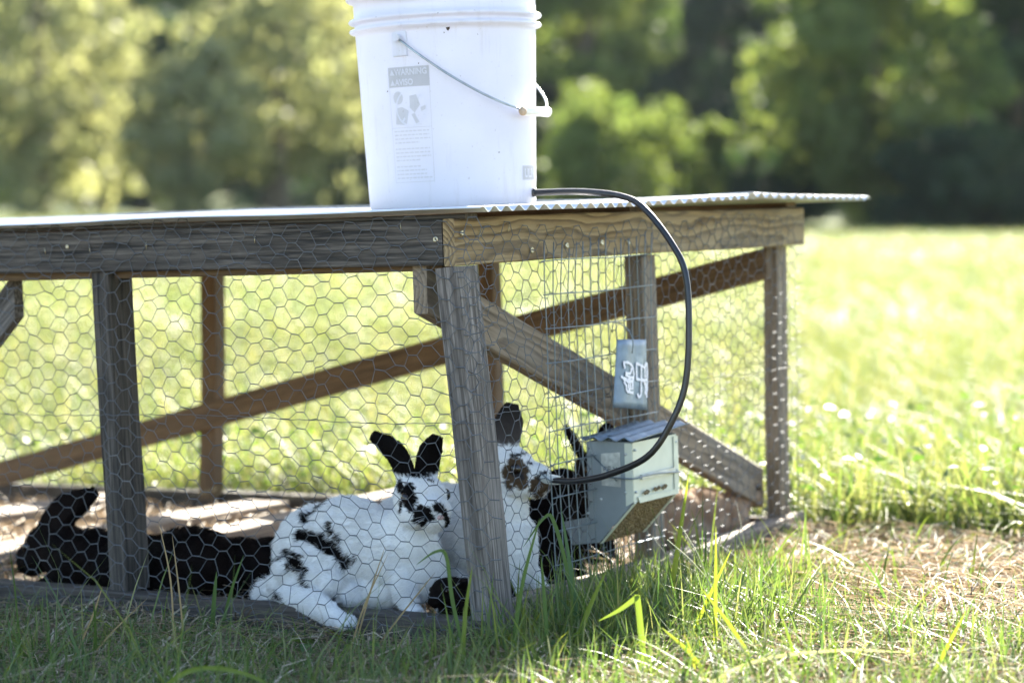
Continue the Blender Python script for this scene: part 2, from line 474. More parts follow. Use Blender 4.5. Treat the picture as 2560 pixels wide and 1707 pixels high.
def px_x(px, y): return (px - 1176) / 5553 * y
tg = 'trees along the far edge of the field'
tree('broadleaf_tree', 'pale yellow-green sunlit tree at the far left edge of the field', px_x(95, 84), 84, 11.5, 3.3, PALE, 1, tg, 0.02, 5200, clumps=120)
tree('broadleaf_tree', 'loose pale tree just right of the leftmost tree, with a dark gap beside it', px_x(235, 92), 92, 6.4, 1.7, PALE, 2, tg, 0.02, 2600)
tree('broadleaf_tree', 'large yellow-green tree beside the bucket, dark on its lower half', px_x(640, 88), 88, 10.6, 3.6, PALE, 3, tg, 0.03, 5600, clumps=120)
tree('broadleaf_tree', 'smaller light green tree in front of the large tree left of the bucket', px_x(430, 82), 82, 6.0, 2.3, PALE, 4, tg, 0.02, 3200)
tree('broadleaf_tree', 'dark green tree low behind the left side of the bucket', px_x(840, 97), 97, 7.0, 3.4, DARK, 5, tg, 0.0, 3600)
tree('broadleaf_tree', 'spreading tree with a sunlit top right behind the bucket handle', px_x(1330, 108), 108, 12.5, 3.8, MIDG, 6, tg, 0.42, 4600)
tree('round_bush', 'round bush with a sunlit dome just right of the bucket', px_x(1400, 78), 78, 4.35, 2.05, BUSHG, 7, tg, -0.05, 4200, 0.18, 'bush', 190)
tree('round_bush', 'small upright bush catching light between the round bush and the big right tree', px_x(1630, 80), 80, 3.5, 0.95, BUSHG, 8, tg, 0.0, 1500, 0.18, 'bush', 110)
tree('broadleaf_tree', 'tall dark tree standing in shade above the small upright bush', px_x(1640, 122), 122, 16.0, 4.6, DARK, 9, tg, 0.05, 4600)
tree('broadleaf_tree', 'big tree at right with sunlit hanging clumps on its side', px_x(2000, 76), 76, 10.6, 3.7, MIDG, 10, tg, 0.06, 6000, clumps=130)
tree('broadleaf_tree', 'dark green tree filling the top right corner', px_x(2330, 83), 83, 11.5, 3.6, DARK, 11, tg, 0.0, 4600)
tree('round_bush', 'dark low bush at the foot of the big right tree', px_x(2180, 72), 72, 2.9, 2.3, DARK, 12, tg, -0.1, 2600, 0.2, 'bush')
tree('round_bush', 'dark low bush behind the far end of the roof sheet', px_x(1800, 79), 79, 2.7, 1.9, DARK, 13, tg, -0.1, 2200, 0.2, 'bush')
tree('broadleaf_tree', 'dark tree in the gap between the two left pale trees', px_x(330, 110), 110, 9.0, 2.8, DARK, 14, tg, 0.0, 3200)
# second row, far behind
bg = 'tall trees of the wood behind the field edge'
lab2 = ['tall wood tree behind the leftmost pale tree', 'tall wood tree showing over the dark gap at left', 'tall wood tree behind the large tree left of the bucket',
        'tall wood tree hidden mostly by the bucket', 'tall wood tree behind the spreading tree right of the bucket', 'tall wood tree over the round bush',
        'tall wood tree left of the big right tree', 'tall wood tree behind the big right tree', 'tall wood tree behind the top right corner tree']
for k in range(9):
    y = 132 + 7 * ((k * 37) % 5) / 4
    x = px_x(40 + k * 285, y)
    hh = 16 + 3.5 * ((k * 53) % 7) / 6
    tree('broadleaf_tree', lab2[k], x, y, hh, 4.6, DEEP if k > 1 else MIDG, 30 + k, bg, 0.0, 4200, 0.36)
# wooded hill: one mass of crowns
def wooded_hill():
    r = np.random.default_rng(5)
    n_cl = 420
    X = r.uniform(-75, 75, n_cl); Y = r.uniform(152, 250, n_cl)
    Z = ground_z(X, Y)
    Rr = r.uniform(2.6, 4.6, n_cl)
    per = 90
    idx = np.repeat(np.arange(n_cl), per)
    n = len(idx)
    d = r.normal(size=(n, 3)); d /= np.linalg.norm(d, axis=1)[:, None]
    P = np.stack([X[idx], Y[idx], Z[idx] + Rr[idx] * 1.1], 1) + d * (Rr[idx] * r.uniform(.6, 1.05, n))[:, None] * np.array([1, 1, 1.25])
    b = np.cross(d, r.normal(size=(n, 3))); b /= np.linalg.norm(b, axis=1)[:, None]; c = np.cross(d, b)
    s = 0.75 * r.uniform(.6, 1.3, n)[:, None]
    V = np.stack([P - b * s, P + c * s * .6, P + b * s, P - c * s * .6], 1).reshape(-1, 3)
    tone = r.uniform(0, 1, n_cl)[idx][:, None]
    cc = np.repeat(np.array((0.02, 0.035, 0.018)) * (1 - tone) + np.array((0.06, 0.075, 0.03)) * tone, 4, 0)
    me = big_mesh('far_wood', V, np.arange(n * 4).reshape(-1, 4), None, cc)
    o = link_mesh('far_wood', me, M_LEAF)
    tag(o, 'distant wooded hillside rising behind the trees', 'woodland', None, 'stuff')
wooded_hill()

# ------------------------------------------------------------------ grass
def blades(n, x, y, h, w, lean, col, seed, curl=0.5, base_z=None, azim=None, seg=3):
    r = np.random.default_rng(seed)
    az = r.uniform(0, 2 * np.pi, n) if azim is None else azim
    dirx, diry = np.cos(az), np.sin(az)
    fa = az + np.pi / 2 + r.normal(0, .5, n)
    sx, sy = np.cos(fa), np.sin(fa)
    z0 = ground_z(x, y) - 0.006 if base_z is None else base_z
    rows = []
    for k in range(seg + 1):
        t = k / seg
        out = h * (lean * t + curl * lean * t * t)
        up = h * (t - 0.45 * np.clip(lean, 0, 1.6) * t * t * 0.9)
        px = x + dirx * out; py = y + diry * out; pz = z0 + np.maximum(up, -0.002)
        ww = w * (1 - t) ** 0.55 if k < seg else w * 0.04
        rows.append((px, py, pz, ww))
    Vs = []
    for (px, py, pz, ww) in rows:
        Vs.append(np.stack([px - sx * ww / 2, py - sy * ww / 2, pz], 1))
        Vs.append(np.stack([px + sx * ww / 2, py + sy * ww / 2, pz], 1))
    m = 2 * (seg + 1)
    V = np.stack(Vs, 1).reshape(-1, 3)
    base = np.arange(n)[:, None] * m
    F = np.concatenate([base + np.array([[2 * k, 2 * k + 1, 2 * k + 3, 2 * k + 2]]) for k in range(seg)], 0)
    return V, F, np.repeat(col, m, 0)

def join(parts):
    V, F, C, b = [], [], [], 0
    for v, f, c in parts:
        V.append(v); F.append(f + b); C.append(c); b += len(v)
    return np.concatenate(V), np.concatenate(F), np.concatenate(C)

def lerp_col(a, b, t): return np.array(a) * (1 - t[:, None]) + np.array(b) * t[:, None]
G1, G2, G3 = (0.042, 0.085, 0.022), (0.10, 0.145, 0.042), (0.18, 0.187, 0.085)
S1, S2 = (0.22, 0.165, 0.11), (0.50, 0.43, 0.33)

def pen_masks(x, y):
    u, v = pen_xy(x, y)
    inside = (u > -0.02) & (u < PEN_W + 0.03) & (v > -0.02) & (v < PEN_L)
    on_sill = ((np.abs(u - 0.012) < 0.035) & (v > -.06) & (v < PEN_L)) | ((np.abs(v - 0.02) < 0.035) & (u > 0) & (u < PEN_W)) | ((np.abs(u - PEN_W + .02) < .04) & (v > 0) & (v < PEN_L))
    return u, v, inside, on_sill

def near_grass():
    r = np.random.default_rng(21)
    n = 125000
    x = r.uniform(-1.55, 1.75, n); y = r.uniform(2.6, 5.6, n)
    u, v, ins, sill = pen_masks(x, y)
    tall = u > 1.24 + 0.05 * np.sin(x * 9)
    patch = 0.5 + 0.5 * np.sin(x * 3.7 + 2 * np.sin(y * 2.1)) * np.cos(y * 4.1 - x)
    keep = ~sill
    keep &= ~(ins & (r.uniform(size=n) < 0.80))
    open_right = (v < -0.02) & ~tall
    front = (u < 0) & ~open_right
    keep &= ~(open_right & (r.uniform(size=n) < (0.40 + 0.45 * patch) * np.where(y < 3.38, .35, 1)) & (np.hypot(u - .35, v + .2) > .35))
    keep &= ~(tall & (r.uniform(size=n) < .35))
    x, y, u, v, ins, tall, open_right, patch = [a[keep] for a in (x, y, u, v, ins, tall, open_right, patch)]
    n = len(x)
    h = r.gamma(3.0, 0.018, n) + 0.014
    fr = (u < 0) & ~open_right
    h = np.where(fr, (r.gamma(3.0, 0.0105, n) + 0.006) * np.clip(0.45 - u * 2.4, .45, 1.45), h)
    h = np.where(fr & (r.uniform(size=n) < .05), h * 2.2, h)
    h = np.where(tall, r.uniform(0.06, 0.20, n), h)
    h = np.where(ins, r.uniform(0.01, 0.03, n), h)
    h = np.where(open_right, np.minimum(h * 0.75, 0.07), h)
    tuft = (np.hypot(u - 0.25, v + 0.17) < 0.26) & ~ins
    h = np.where(tuft, np.minimum(h * 1.7, .16), h)
    w = r.uniform(0.0018, 0.0045, n) * np.where(tall, 1.5, 1)
    lean = r.gamma(2.2, 0.22, n)
    c = lerp_col(G1, G2, r.uniform(0, 1, n))
    warm = r.uniform(size=n) < 0.25
    c = np.where(warm[:, None], lerp_col(G2, G3, r.uniform(0, 1, n)), c)
    closeby = (y < 3.42 + .10 * np.sin(x * 5)) & ~ins
    h = np.where(closeby & open_right, h * 1.35, h)
    dry = (r.uniform(size=n) < np.where(fr, .17, np.where(closeby, .20, .45))) & ~tall
    dry |= ins & (r.uniform(size=n) < .7)
    c = np.where((tall & (r.uniform(size=n) < .7))[:, None], lerp_col(G2, (.20, .20, .095), r.uniform(0, 1, n)), c)
    c = np.where(dry[:, None], lerp_col(S1, S2, r.uniform(0, 1, n)), c)
    g_ = ~dry
    V, F, C = blades(int(g_.sum()), x[g_], y[g_], h[g_], w[g_], lean[g_], c[g_], 22)
    o = link_mesh('grass', big_mesh('grass', V, F, None, C), M_GRASS)
    tag(o, 'mixed green grass around and in front of the pen', 'grass', None, 'stuff')
    hd = h * np.where(open_right, .6, .9)
    V, F, C = blades(int(dry.sum()), x[dry], y[dry], hd[dry], w[dry] * .6, lean[dry] * 1.7 + .3, c[dry], 23)
    o = link_mesh('dry_grass', big_mesh('dry_grass', V, F, None, C), M_STRAW)
    tag(o, 'dry bleached grass standing among the green', 'grass', None, 'stuff')
    m = 2100
    uu = r.normal(.22, .26, m); vv = -.03 - np.abs(r.normal(.11, .10, m))
    x = PO[0] + uu * PX[0] + vv * PY[0]; y = PO[1] + uu * PX[1] + vv * PY[1]
    k = (uu < .8) & (uu > -.5); x, y = x[k], y[k]; m = len(x)
    c = lerp_col((0.045, 0.09, 0.028), (0.13, 0.165, 0.04), r.uniform(0, 1, m))
    V, F, C = blades(m, x, y, r.gamma(2.0, .026, m) + .012, r.uniform(.0022, .0062, m), r.gamma(2.0, .2, m), c, 25, seg=4)
    o = link_mesh('lush_grass', big_mesh('lush_grass', V, F, None, C), M_GRASS)
    tag(o, 'lush green grass tuft along the end of the pen below the feeder', 'grass', None, 'stuff')
    # long broad blades lying over one another
    m = 4600
    x = r.uniform(-1.3, 1.5, m); y = r.uniform(2.65, 4.6, m)
    u, v, ins, sill = pen_masks(x, y)
    k = ~ins & (u < 1.3) & (u < np.where(v > 0, -.10, 9)) & (r.uniform(size=m) < np.where(v < 0, .8, .5) * np.where(y < 3.5, 1, .45))
    x, y, v = x[k], y[k], v[k]; m = len(x)
    c = lerp_col((0.06, 0.105, 0.03), (0.17, 0.185, 0.05), r.uniform(0, 1, m))
    az = r.normal(0.4, 1.4, m)
    V, F, C = blades(m, x, y, r.uniform(.05, .13, m), r.uniform(.0032, .0062, m), r.uniform(.5, 1.25, m), c, 24, azim=az, seg=5)
    o = link_mesh('long_grass', big_mesh('long_grass', V, F, None, C), M_LONG)
    tag(o, 'long broad grass blades lying over the straw', 'grass', None, 'stuff')
near_grass()

def straw():
    r = np.random.default_rng(31)
    n = 70000
    x = r.uniform(-1.5, 1.7, n); y = r.uniform(2.6, 5.4, n)
    u, v, ins, sill = pen_masks(x, y)
    patch = 0.5 + 0.5 * np.sin(x * 3.7 + 2 * np.sin(y * 2.1)) * np.cos(y * 4.1 - x)
    keep = (u < 1.27) & ~sill
    front = (u < 0) & (v > -0.02)
    tuft = np.hypot(u - 0.3, v + 0.17) < 0.3
    keep &= ~(front & (r.uniform(size=n) < 0.52)) & ~(tuft & (r.uniform(size=n) < 0.7))
    keep &= ~(ins & (r.uniform(size=n) < 0.4))
    x, y, u, v, ins = x[keep], y[keep], u[keep], v[keep], ins[keep]
    n = len(x)
    L = r.gamma(3, 0.022, n) + 0.012; L = np.where(ins, L * .7, L)
    w = r.uniform(0.0010, 0.0026, n)
    az = r.uniform(0, 2 * np.pi, n) * 0.7 + 0.9
    c = lerp_col(S1, S2, r.uniform(0, 1, n)); 
    pk = r.uniform(size=n) < .15; c = np.where(pk[:, None], np.array((0.10, 0.07, 0.04)), c)
    zb = ground_z(x, y) + r.uniform(0.0, 0.020, n)
    dz = r.normal(0.006, 0.010, n)
    dx, dy = np.cos(az) * L, np.sin(az) * L
    sx, sy = -np.sin(az) * w / 2, np.cos(az) * w / 2
    bend = r.normal(0, .12, n)
    mx, my = x + dx * .5 - dy * bend, y + dy * .5 + dx * bend
    P0 = np.stack([x, y, zb], 1); P1 = np.stack([mx, my, zb + np.abs(dz) * .8 + .003], 1); P2 = np.stack([x + dx, y + dy, np.maximum(zb + dz, ground_z(x + dx, y + dy) + .001)], 1)
    S = np.stack([sx, sy, np.full(n, w * .35)], 1)
    V = np.stack([P0 - S, P0 + S, P1 - S, P1 + S, P2 - S * .6, P2 + S * .6], 1).reshape(-1, 3)
    b = np.arange(n)[:, None] * 6
    F = np.concatenate([b + [[0, 1, 3, 2]], b + [[2, 3, 5, 4]]], 0)
    o = link_mesh('straw', big_mesh('straw', V, F, None, np.repeat(c, 6, 0)), M_STRAW)
    tag(o, 'flattened dry straw on the grazed ground', 'straw', None, 'stuff')
straw()

def weeds():
    """broad low leaves mixed into the grass"""
    r = np.random.default_rng(41)
    n = 6500
    x = r.uniform(-1.7, 1.9, n); y = r.uniform(2.55, 6.0, n)
    u, v, ins, sill = pen_masks(x, y)
    tall = u > 1.22
    keep = ~ins & ~sill & (tall | (r.uniform(size=n) < 0.22))
    x, y, tall = x[keep], y[keep], tall[keep]; n = len(x)
    s = r.uniform(0.005, 0.013, n) * np.where(tall, 1.15, 1)
    z = ground_z(x, y) + np.where(tall, r.uniform(0.02, 0.15, n), r.uniform(0.004, 0.03, n))
    nrm = np.stack([r.normal(0, .55, n), r.normal(0, .55, n), np.ones(n)], 1); nrm /= np.linalg.norm(nrm, axis=1)[:, None]
    a = np.cross(nrm, r.normal(size=(n, 3))); a /= np.linalg.norm(a, axis=1)[:, None]; b = np.cross(nrm, a)
    P = np.stack([x, y, z], 1); S = s[:, None]
    V = np.stack([P - a * S * 1.3, P + b * S * .7 - a * S * .2 + nrm * S * .15, P + a * S * 1.4 - nrm * S * .3, P - b * S * .7 - a * S * .2 + nrm * S * .15], 1).reshape(-1, 3)
    c = lerp_col((0.04, 0.09, 0.02), (0.10, 0.15, 0.03), r.uniform(0, 1, n))
    F = np.arange(n * 4).reshape(-1, 4)
    o = link_mesh('clover_leaves', big_mesh('clover_leaves', V, F, None, np.repeat(c, 4, 0)), M_GRASS)
    tag(o, 'broad low weed leaves growing among the grass', 'weeds', None, 'stuff')
weeds()

def field_grass():
    r = np.random.default_rng(51)
    parts = []
    for (n, y0, y1, hlo, hhi, wlo, whi) in ((85000, 5.2, 12, 0.06, 0.17, 0.0022, 0.0055), (70000, 11, 30, 0.07, 0.18, 0.005, 0.011), (52000, 28, 90, 0.08, 0.20, 0.016, 0.036)):
        t = r.uniform(0, 1, n)
        y = y0 + (y1 - y0) * t ** 0.8
        x = r.uniform(-1, 1, n) * (0.30 * y + 0.6)
        u, v, ins, sill = pen_masks(x, y)
        k = u > 1.24
        x, y = x[k], y[k]; m = len(x)
        pat = 0.5 + 0.5 * np.sin(x * .9 + np.sin(y * .5)) * np.cos(y * .7)
        h = r.uniform(hlo, hhi, m) * (0.75 + 0.4 * pat)
        w = r.uniform(wlo, whi, m)
        c = lerp_col(G1, G3, np.clip(r.uniform(0, 1, m) * .85 + .05, 0, 1)) * (.82 + .18 * pat)[:, None]
        dry = r.uniform(size=m) < .12
        c = np.where(dry[:, None], lerp_col((0.2, 0.17, .07), (.36, .32, .16), r.uniform(0, 1, m)), c)
        parts.append(blades(m, x, y, h, w, r.gamma(2.0, .25, m), c, 52 + int(y0), seg=2))
    V, F, C = join(parts)
    o = link_mesh('field_grass', big_mesh('field_grass', V, F, None, C), M_GRASS)
    tag(o, 'bright backlit grass covering the open field', 'grass', None, 'stuff')
field_grass()

# ------------------------------------------------------------------ the pen
PEN = thing('rabbit_pen', 'low weathered wooden rabbit pen with wire sides and a corrugated metal roof', 'pen', None, PEN_M)

def board(name, p0, p1, w, t, mat, parent=PEN, wdir=(0, 0, 1), seed=0, nseg=10, cuts=(0, 0), wob=0.0012, ch=0.0022):
    """plank from p0 to p1 (centre line); w is its size along wdir, t the other way; cuts slant the ends"""
    p0, p1 = Vector(p0), Vector(p1)
    ax = p1 - p0; L = ax.length; ax.normalize()
    wd = Vector(wdir); wd = (wd - ax * wd.dot(ax)).normalized(); td = ax.cross(wd)
    M = Matrix(((ax.x, wd.x, td.x, p0.x), (ax.y, wd.y, td.y, p0.y), (ax.z, wd.z, td.z, p0.z), (0, 0, 0, 1)))
    rr = random.Random(seed * 13 + len(name))
    h, g = w / 2, t / 2
    sec = [(-h + ch, -g), (h - ch, -g), (h, -g + ch), (h, g - ch), (h - ch, g), (-h + ch, g), (-h, g - ch), (-h, -g + ch)]
    V, F = [], []
    ph = [rr.uniform(0, 6.28) for _ in range(4)]
    for i in range(nseg + 1):
        s = i / nseg; x = L * s
        bw = wob * math.sin(5 * s + ph[0]) * 1.5; bt = wob * math.sin(4 * s + ph[1])
        for (a, b) in sec:
            sl = 0
            if i == 0: sl = cuts[0] * a
            if i == nseg: sl = cuts[1] * a
            V.append((x + sl, a + bw + rr.uniform(-1, 1) * wob * .35, b + bt + rr.uniform(-1, 1) * wob * .35))
    n = 8
    for i in range(nseg):
        for k in range(n):
            F.append((i * n + k, i * n + (k + 1) % n, (i + 1) * n + (k + 1) % n, (i + 1) * n + k))
    F.append(tuple(range(n - 1, -1, -1))); F.append(tuple(nseg * n + k for k in range(n)))
    return mesh_obj(name, V, F, mat, parent, False, M)

# long side towards the camera (plane X = 0)
board('rail', (0.010, 0.0225, 0.5425), (0.010, PEN_L - .02, 0.5425), 0.066, 0.020, W_DARK, seed=1, nseg=24)
board('inner_rail', (0.040, 0.040, 0.530), (0.040, PEN_L - .02, 0.524), 0.062, 0.034, W_BROWN, seed=2, nseg=20)
board('rail', (0.0, 0.010, 0.5415), (1.203, 0.010, 0.5415), 0.069, 0.020, W_TAN, seed=3, nseg=20)
board('purlin', (0.028, -0.01, 0.579), (0.028, PEN_L, 0.579), 0.007, 0.034, W_LOG, seed=4, wdir=(0, 0, 1), nseg=14, wob=.0004)  # dark wood here carries the roof overhang's shadow in its colour
# corner post leans out at the foot
board('post', (0.031, 0.0195, 0.506), (0.031, -0.0265, -0.030), 0.062, 0.037, W_GREY, seed=5, wdir=(1, 0, 0))
board('post', (0.037, 0.676, 0.508), (0.037, 0.667, -0.003), 0.034, 0.062, W_DARK, seed=6, wdir=(0, 1, 0))
board('post', (0.037, 1.43, 0.508), (0.037, 1.43, -0.003), 0.034, 0.062, W_DARK, seed=7, wdir=(0, 1, 0))
board('post', (0.037, PEN_L - .022, 0.508), (0.037, PEN_L - .022, -0.03), 0.034, 0.062, W_DARK, seed=8, wdir=(0, 1, 0))
board('brace', (0.066, 0.905, 0.470), (0.066, 1.39, 0.03), 0.055, 0.022, W_GREY, seed=9, cuts=(-0.9, -0.9))
board('sill_board', (0.010, -0.03, -0.024), (0.010, PEN_L, -0.024), 0.046, 0.040, W_LOG, seed=10, nseg=30, wob=.003)
# end with the feeder (plane Y = 0)
board('post', (0.628, 0.039, 0.504), (0.642, 0.041, -0.045), 0.046, 0.036, W_BRACE, seed=11, wdir=(1, 0, 0))
board('post', (1.152, 0.0375, 0.504), (1.146, 0.0375, -0.02), 0.044, 0.030, W_BRACE, seed=12, wdir=(1, 0, 0))
board('brace', (0.014, 0.073, 0.478), (1.128, 0.073, 0.058), 0.070, 0.024, W_BRACE, seed=13, cuts=(-0.38, -0.38), nseg=16)
board('sill_board', (0.066, 0.016, -0.018), (1.175, 0.016, -0.018), 0.042, 0.036, W_PALE, seed=14, nseg=16, wob=.003)
# far long side
board('rail', (PEN_W - .015, 0.022, 0.5415), (PEN_W - .015, PEN_L - .02, 0.5415), 0.066, 0.022, W_BROWN, seed=15, nseg=20)
board('post', (PEN_W - .045, 1.342, 0.506), (PEN_W - .045, 1.368, -0.012), 0.040, 0.036, W_BROWN, seed=16, wdir=(0, 1, 0))
board('post', (PEN_W - .045, 0.654, 0.506), (PEN_W - .045, 0.646, -0.012), 0.036, 0.036, W_BROWN, seed=17, wdir=(0, 1, 0))
board('post', (PEN_W - .045, PEN_L - .022, 0.506), (PEN_W - .045, PEN_L - .022, -0.03), 0.036, 0.036, W_BROWN, seed=18, wdir=(0, 1, 0))
board('brace', (PEN_W - .078, 1.944, 0.030), (PEN_W - .078, 0.026, 0.476), 0.056, 0.022, W_BROWN, seed=19, nseg=16, cuts=(.23, .23))
board('sill_board', (PEN_W - .018, 0.036, -0.022), (PEN_W - .018, PEN_L, -0.022), 0.044, 0.036, W_LOG, seed=20, nseg=20, wob=.002)
# far-left end and floor members
board('rail', (0.022, PEN_L - .008, 0.5415), (PEN_W - .03, PEN_L - .008, 0.5415), 0.066, 0.020, W_DARK, seed=21)
board('sill_board', (0.033, PEN_L - .02, -0.02), (PEN_W - .04, PEN_L - .02, -0.02), 0.04, 0.034, W_LOG, seed=22)
board('floor_joist', (0.26, 0.830, 0.004), (PEN_W - .066, 0.830, 0.004), 0.056, 0.070, W_PALE, seed=23, nseg=14)
board('floor_board', (0.06, 1.28, -0.016), (PEN_W - .066, 1.20, -0.016), 0.020, 0.110, W_PALE, seed=24, nseg=14)
board('floor_board', (0.06, 1.70, -0.014), (PEN_W - .066, 1.62, -0.014), 0.020, 0.120, W_PALE, seed=25, nseg=14)

# corrugated roof: ridges run along Y
def roof_sheet(name, x0, x1, zf, y0, y1, ph, seed):
    pitch, amp = 0.0335, 0.0042
    r = np.random.default_rng(seed)
    xs = np.arange(x0, x1 + 1e-6, pitch / 8)
    ys = np.linspace(y0, y1, 40)
    Xg, Yg = np.meshgrid(xs, ys)
    Zg = zf(Xg) + amp * np.sin(2 * np.pi * (Xg - x0) / pitch + ph)
    Zg += 0.0012 * np.sin(Yg * 5 + Xg * 9 + seed) + 0.0008 * np.sin(Yg * 13 + seed)
    e = np.clip((0.10 - (Xg - x0)) / 0.10, 0, 1)
    Zg += -0.001 * e * np.sin(Yg * 9)
    Yg = Yg + 0.004 * np.sin(Xg * 14 + seed) * (np.abs(Yg - y0) < 1e-4)
    V = np.stack([Xg.ravel(), Yg.ravel(), Zg.ravel()], 1)
    nx, ny = len(xs), len(ys)
    ii = (np.arange(ny - 1)[:, None] * nx + np.arange(nx - 1)[None, :]).ravel()
    F = np.stack([ii, ii + 1, ii + nx + 1, ii + nx], 1)
    me = big_mesh(name, V, F, None, None, True)
    o = link_mesh(name, me, M_ROOF, PEN)
    s = o.modifiers.new('thickness', 'SOLIDIFY'); s.thickness = 0.0009; s.offset = 1
    return o
def zf1(x): return 0.5868 + 0.0085 * np.clip(x / 0.9, 0, 1) ** 1.2
def zf2(x): return 0.5985 - 0.013 * np.clip((x - 0.86) / 0.50, 0, 1)
roof_sheet('roof_sheet', -0.018, 0.905, zf1, -0.058, PEN_L + .03, 0.4, 1)
roof_sheet('roof_sheet', 0.862, 1.375, zf2, -0.066, PEN_L + .02, 1.9, 2)
# battens under the sheet's far edge and middle so that the sheets rest on wood
board('purlin', (PEN_W - .03, 0.0, 0.5805), (PEN_W - .03, PEN_L, 0.5805), 0.009, 0.040, W_BROWN, seed=26, wob=.0003)
board('purlin', (0.60, 0.03, 0.5650), (0.60, PEN_L - .02, 0.5650), 0.045, 0.036, W_BROWN, seed=27, wob=.0006)

# chicken wire ------------------------------------------------------
def hex_wire(name, ulen, vlo, vhi, place, seed, rad=0.00056, bulge=None, ps=1.0, nside=4, u0=0.0, mat=M_WIRE):
    """twisted strands run along u; place(u, v, out) gives a pen-local point"""
    r = np.random.default_rng(seed)
    cu, rv, hl = 0.0262 * ps, 0.0284 * ps, 0.0073 * ps
    nc = int((ulen) / cu) + 1; nr = int((vhi - vlo) / rv) + 1
    ja = r.normal(0, 0.0021, (nc + 1, nr + 2)); jb = r.normal(0, 0.0024, (nc + 1, nr + 2))
    tl = r.normal(0, 0.09, (nc + 1, nr + 2)); 
    dents = [(r.uniform(0, ulen), r.uniform(vlo, vhi), r.normal(0, .011), r.normal(0, .011), r.uniform(.03, .09)) for _ in range(int(ulen * 11) + 2)]
    def nodept(i, k, side):
        u = i * cu + side * hl * math.cos(tl[i, k]) + ja[i, k]
        v = vlo + (k + (0.5 if i % 2 else 0.0)) * rv + side * hl * math.sin(tl[i, k]) + jb[i, k]
        for (du, dv, a, b, s) in dents:
            w = math.exp(-((u - du) ** 2 + (v - dv) ** 2) / (s * s)); u += a * w; v += b * w
        v += 0.004 * math.sin(u * 7 + seed) + 0.003 * math.sin(u * 17 + v * 9)
        o = 0.0016 * math.sin(u * 11 + v * 7 + seed) + 0.0010 * math.sin(u * 31 - v * 23)
        return place(u0 + u, v, o)
    segs = []
    for i in range(nc):
        for k in range(nr):
            segs.append((nodept(i, k, -1), nodept(i, k, 1), 1.45))
            if i + 1 < nc:
                if i % 2 == 0:
                    segs.append((nodept(i, k, 1), nodept(i + 1, k, -1), 1.0))
                    if k > 0: segs.append((nodept(i, k, 1), nodept(i + 1, k - 1, -1), 1.0))
                else:
                    segs.append((nodept(i, k, 1), nodept(i + 1, k, -1), 1.0))
                    if k + 1 < nr: segs.append((nodept(i, k, 1), nodept(i + 1, k + 1, -1), 1.0))
    # straight selvedge and middle strands
    for fv in (0.0, 0.52):
        vv = vlo + fv * (vhi - vlo)
        pr = None
        for i in range(nc * 2):
            u = i * cu / 2
            p = place(u0 + u, vv + 0.003 * math.sin(u * 9 + seed) + r.normal(0, .0007), 0.0)
            if pr is not None: segs.append((pr, p, 1.0))
            pr = p
    m = MB()
    A = np.array([s[0] for s in segs]); B = np.array([s[1] for s in segs]); K = np.array([s[2] for s in segs])
    D = B - A; L = np.linalg.norm(D, axis=1)[:, None]; D /= L
    Up = np.array([0.31, 0.27, 0.91]); U = np.cross(D, Up); U /= np.linalg.norm(U, axis=1)[:, None]; Wv = np.cross(D, U)
    A2 = A - D * rad; B2 = B + D * rad
    ring = []
    for k in range(nside):
        a = 2 * math.pi * k / nside
        ring.append((U * math.cos(a) + Wv * math.sin(a)) * (rad * K)[:, None])
    V = np.stack([A2 + q for q in ring] + [B2 + q for q in ring], 1).reshape(-1, 3)
    b = np.arange(len(segs))[:, None] * (2 * nside)
    F = np.concatenate([b + [[k, (k + 1) % nside, nside + (k + 1) % nside, nside + k]] for k in range(nside)], 0)
    return link_mesh(name, big_mesh(name, V, F, None, None, True), mat, PEN)

hex_wire('chicken_wire', 1.62, -0.030, 0.570, lambda u, v, o: (-0.0045 + o - 0.009 * max(0, 0.05 - v) / 0.05 - 0.042 * math.exp(-((u - .28) / .13) ** 4 - (max(0, v - .0) / .035) ** 2), u, v), 3, u0=-0.055)
hex_wire('chicken_wire', 1.172, -0.020, 0.568, lambda u, v, o: (u, -0.0050 + o - (0.028 * (1 - v / .5) * math.exp(-(u / .07) ** 2) if v < .5 else 0), v), 8, u0=0.004)
hex_wire('chicken_wire', 2.25, -0.020, 0.560, lambda u, v, o: (PEN_W + 0.004 + o, u, v), 12, nside=3)

# welded wire panel screwed on the end
def weld_panel():
    m = MB(); r = random.Random(5)
    n = 15; x0, x1 = 0.226, 0.572
    for i in range(n):
        f = i / (n - 1)
        xt = x0 + (x1 - x0) * f
        top = 0.545 - 0.012 * r.random() - (0.02 if i in (3, 9) else 0)
        P = []
        for k in range(9):
            t = k / 8
            z = top + (0.0 - top) * t
            P.append((xt + 0.016 * t + 0.0016 * math.sin(9 * t + i) + (0.003 * r.uniform(-1, 1) if k == 0 else 0), -0.0095 - 0.002 * math.sin(6 * t + i * .6) - (0.004 if k == 0 else 0), z))
        m.add(tube(smooth_path(P, 2), 0.00095, 5))
    for j in range(10):
        z = 0.507 - 0.0518 * j
        dx = 0.0017 * j
        P = [(x0 - 0.006 + dx + (x1 - x0 + 0.010) * f, -0.0118 - 0.0015 * math.sin(5 * f + j), z + 0.0012 * math.sin(7 * f + j)) for f in (0, .2, .4, .6, .8, 1)]
        m.add(tube(P, 0.00095, 5))
    m.build('welded_wire_panel', M_WIRE2, PEN, True)
weld_panel()

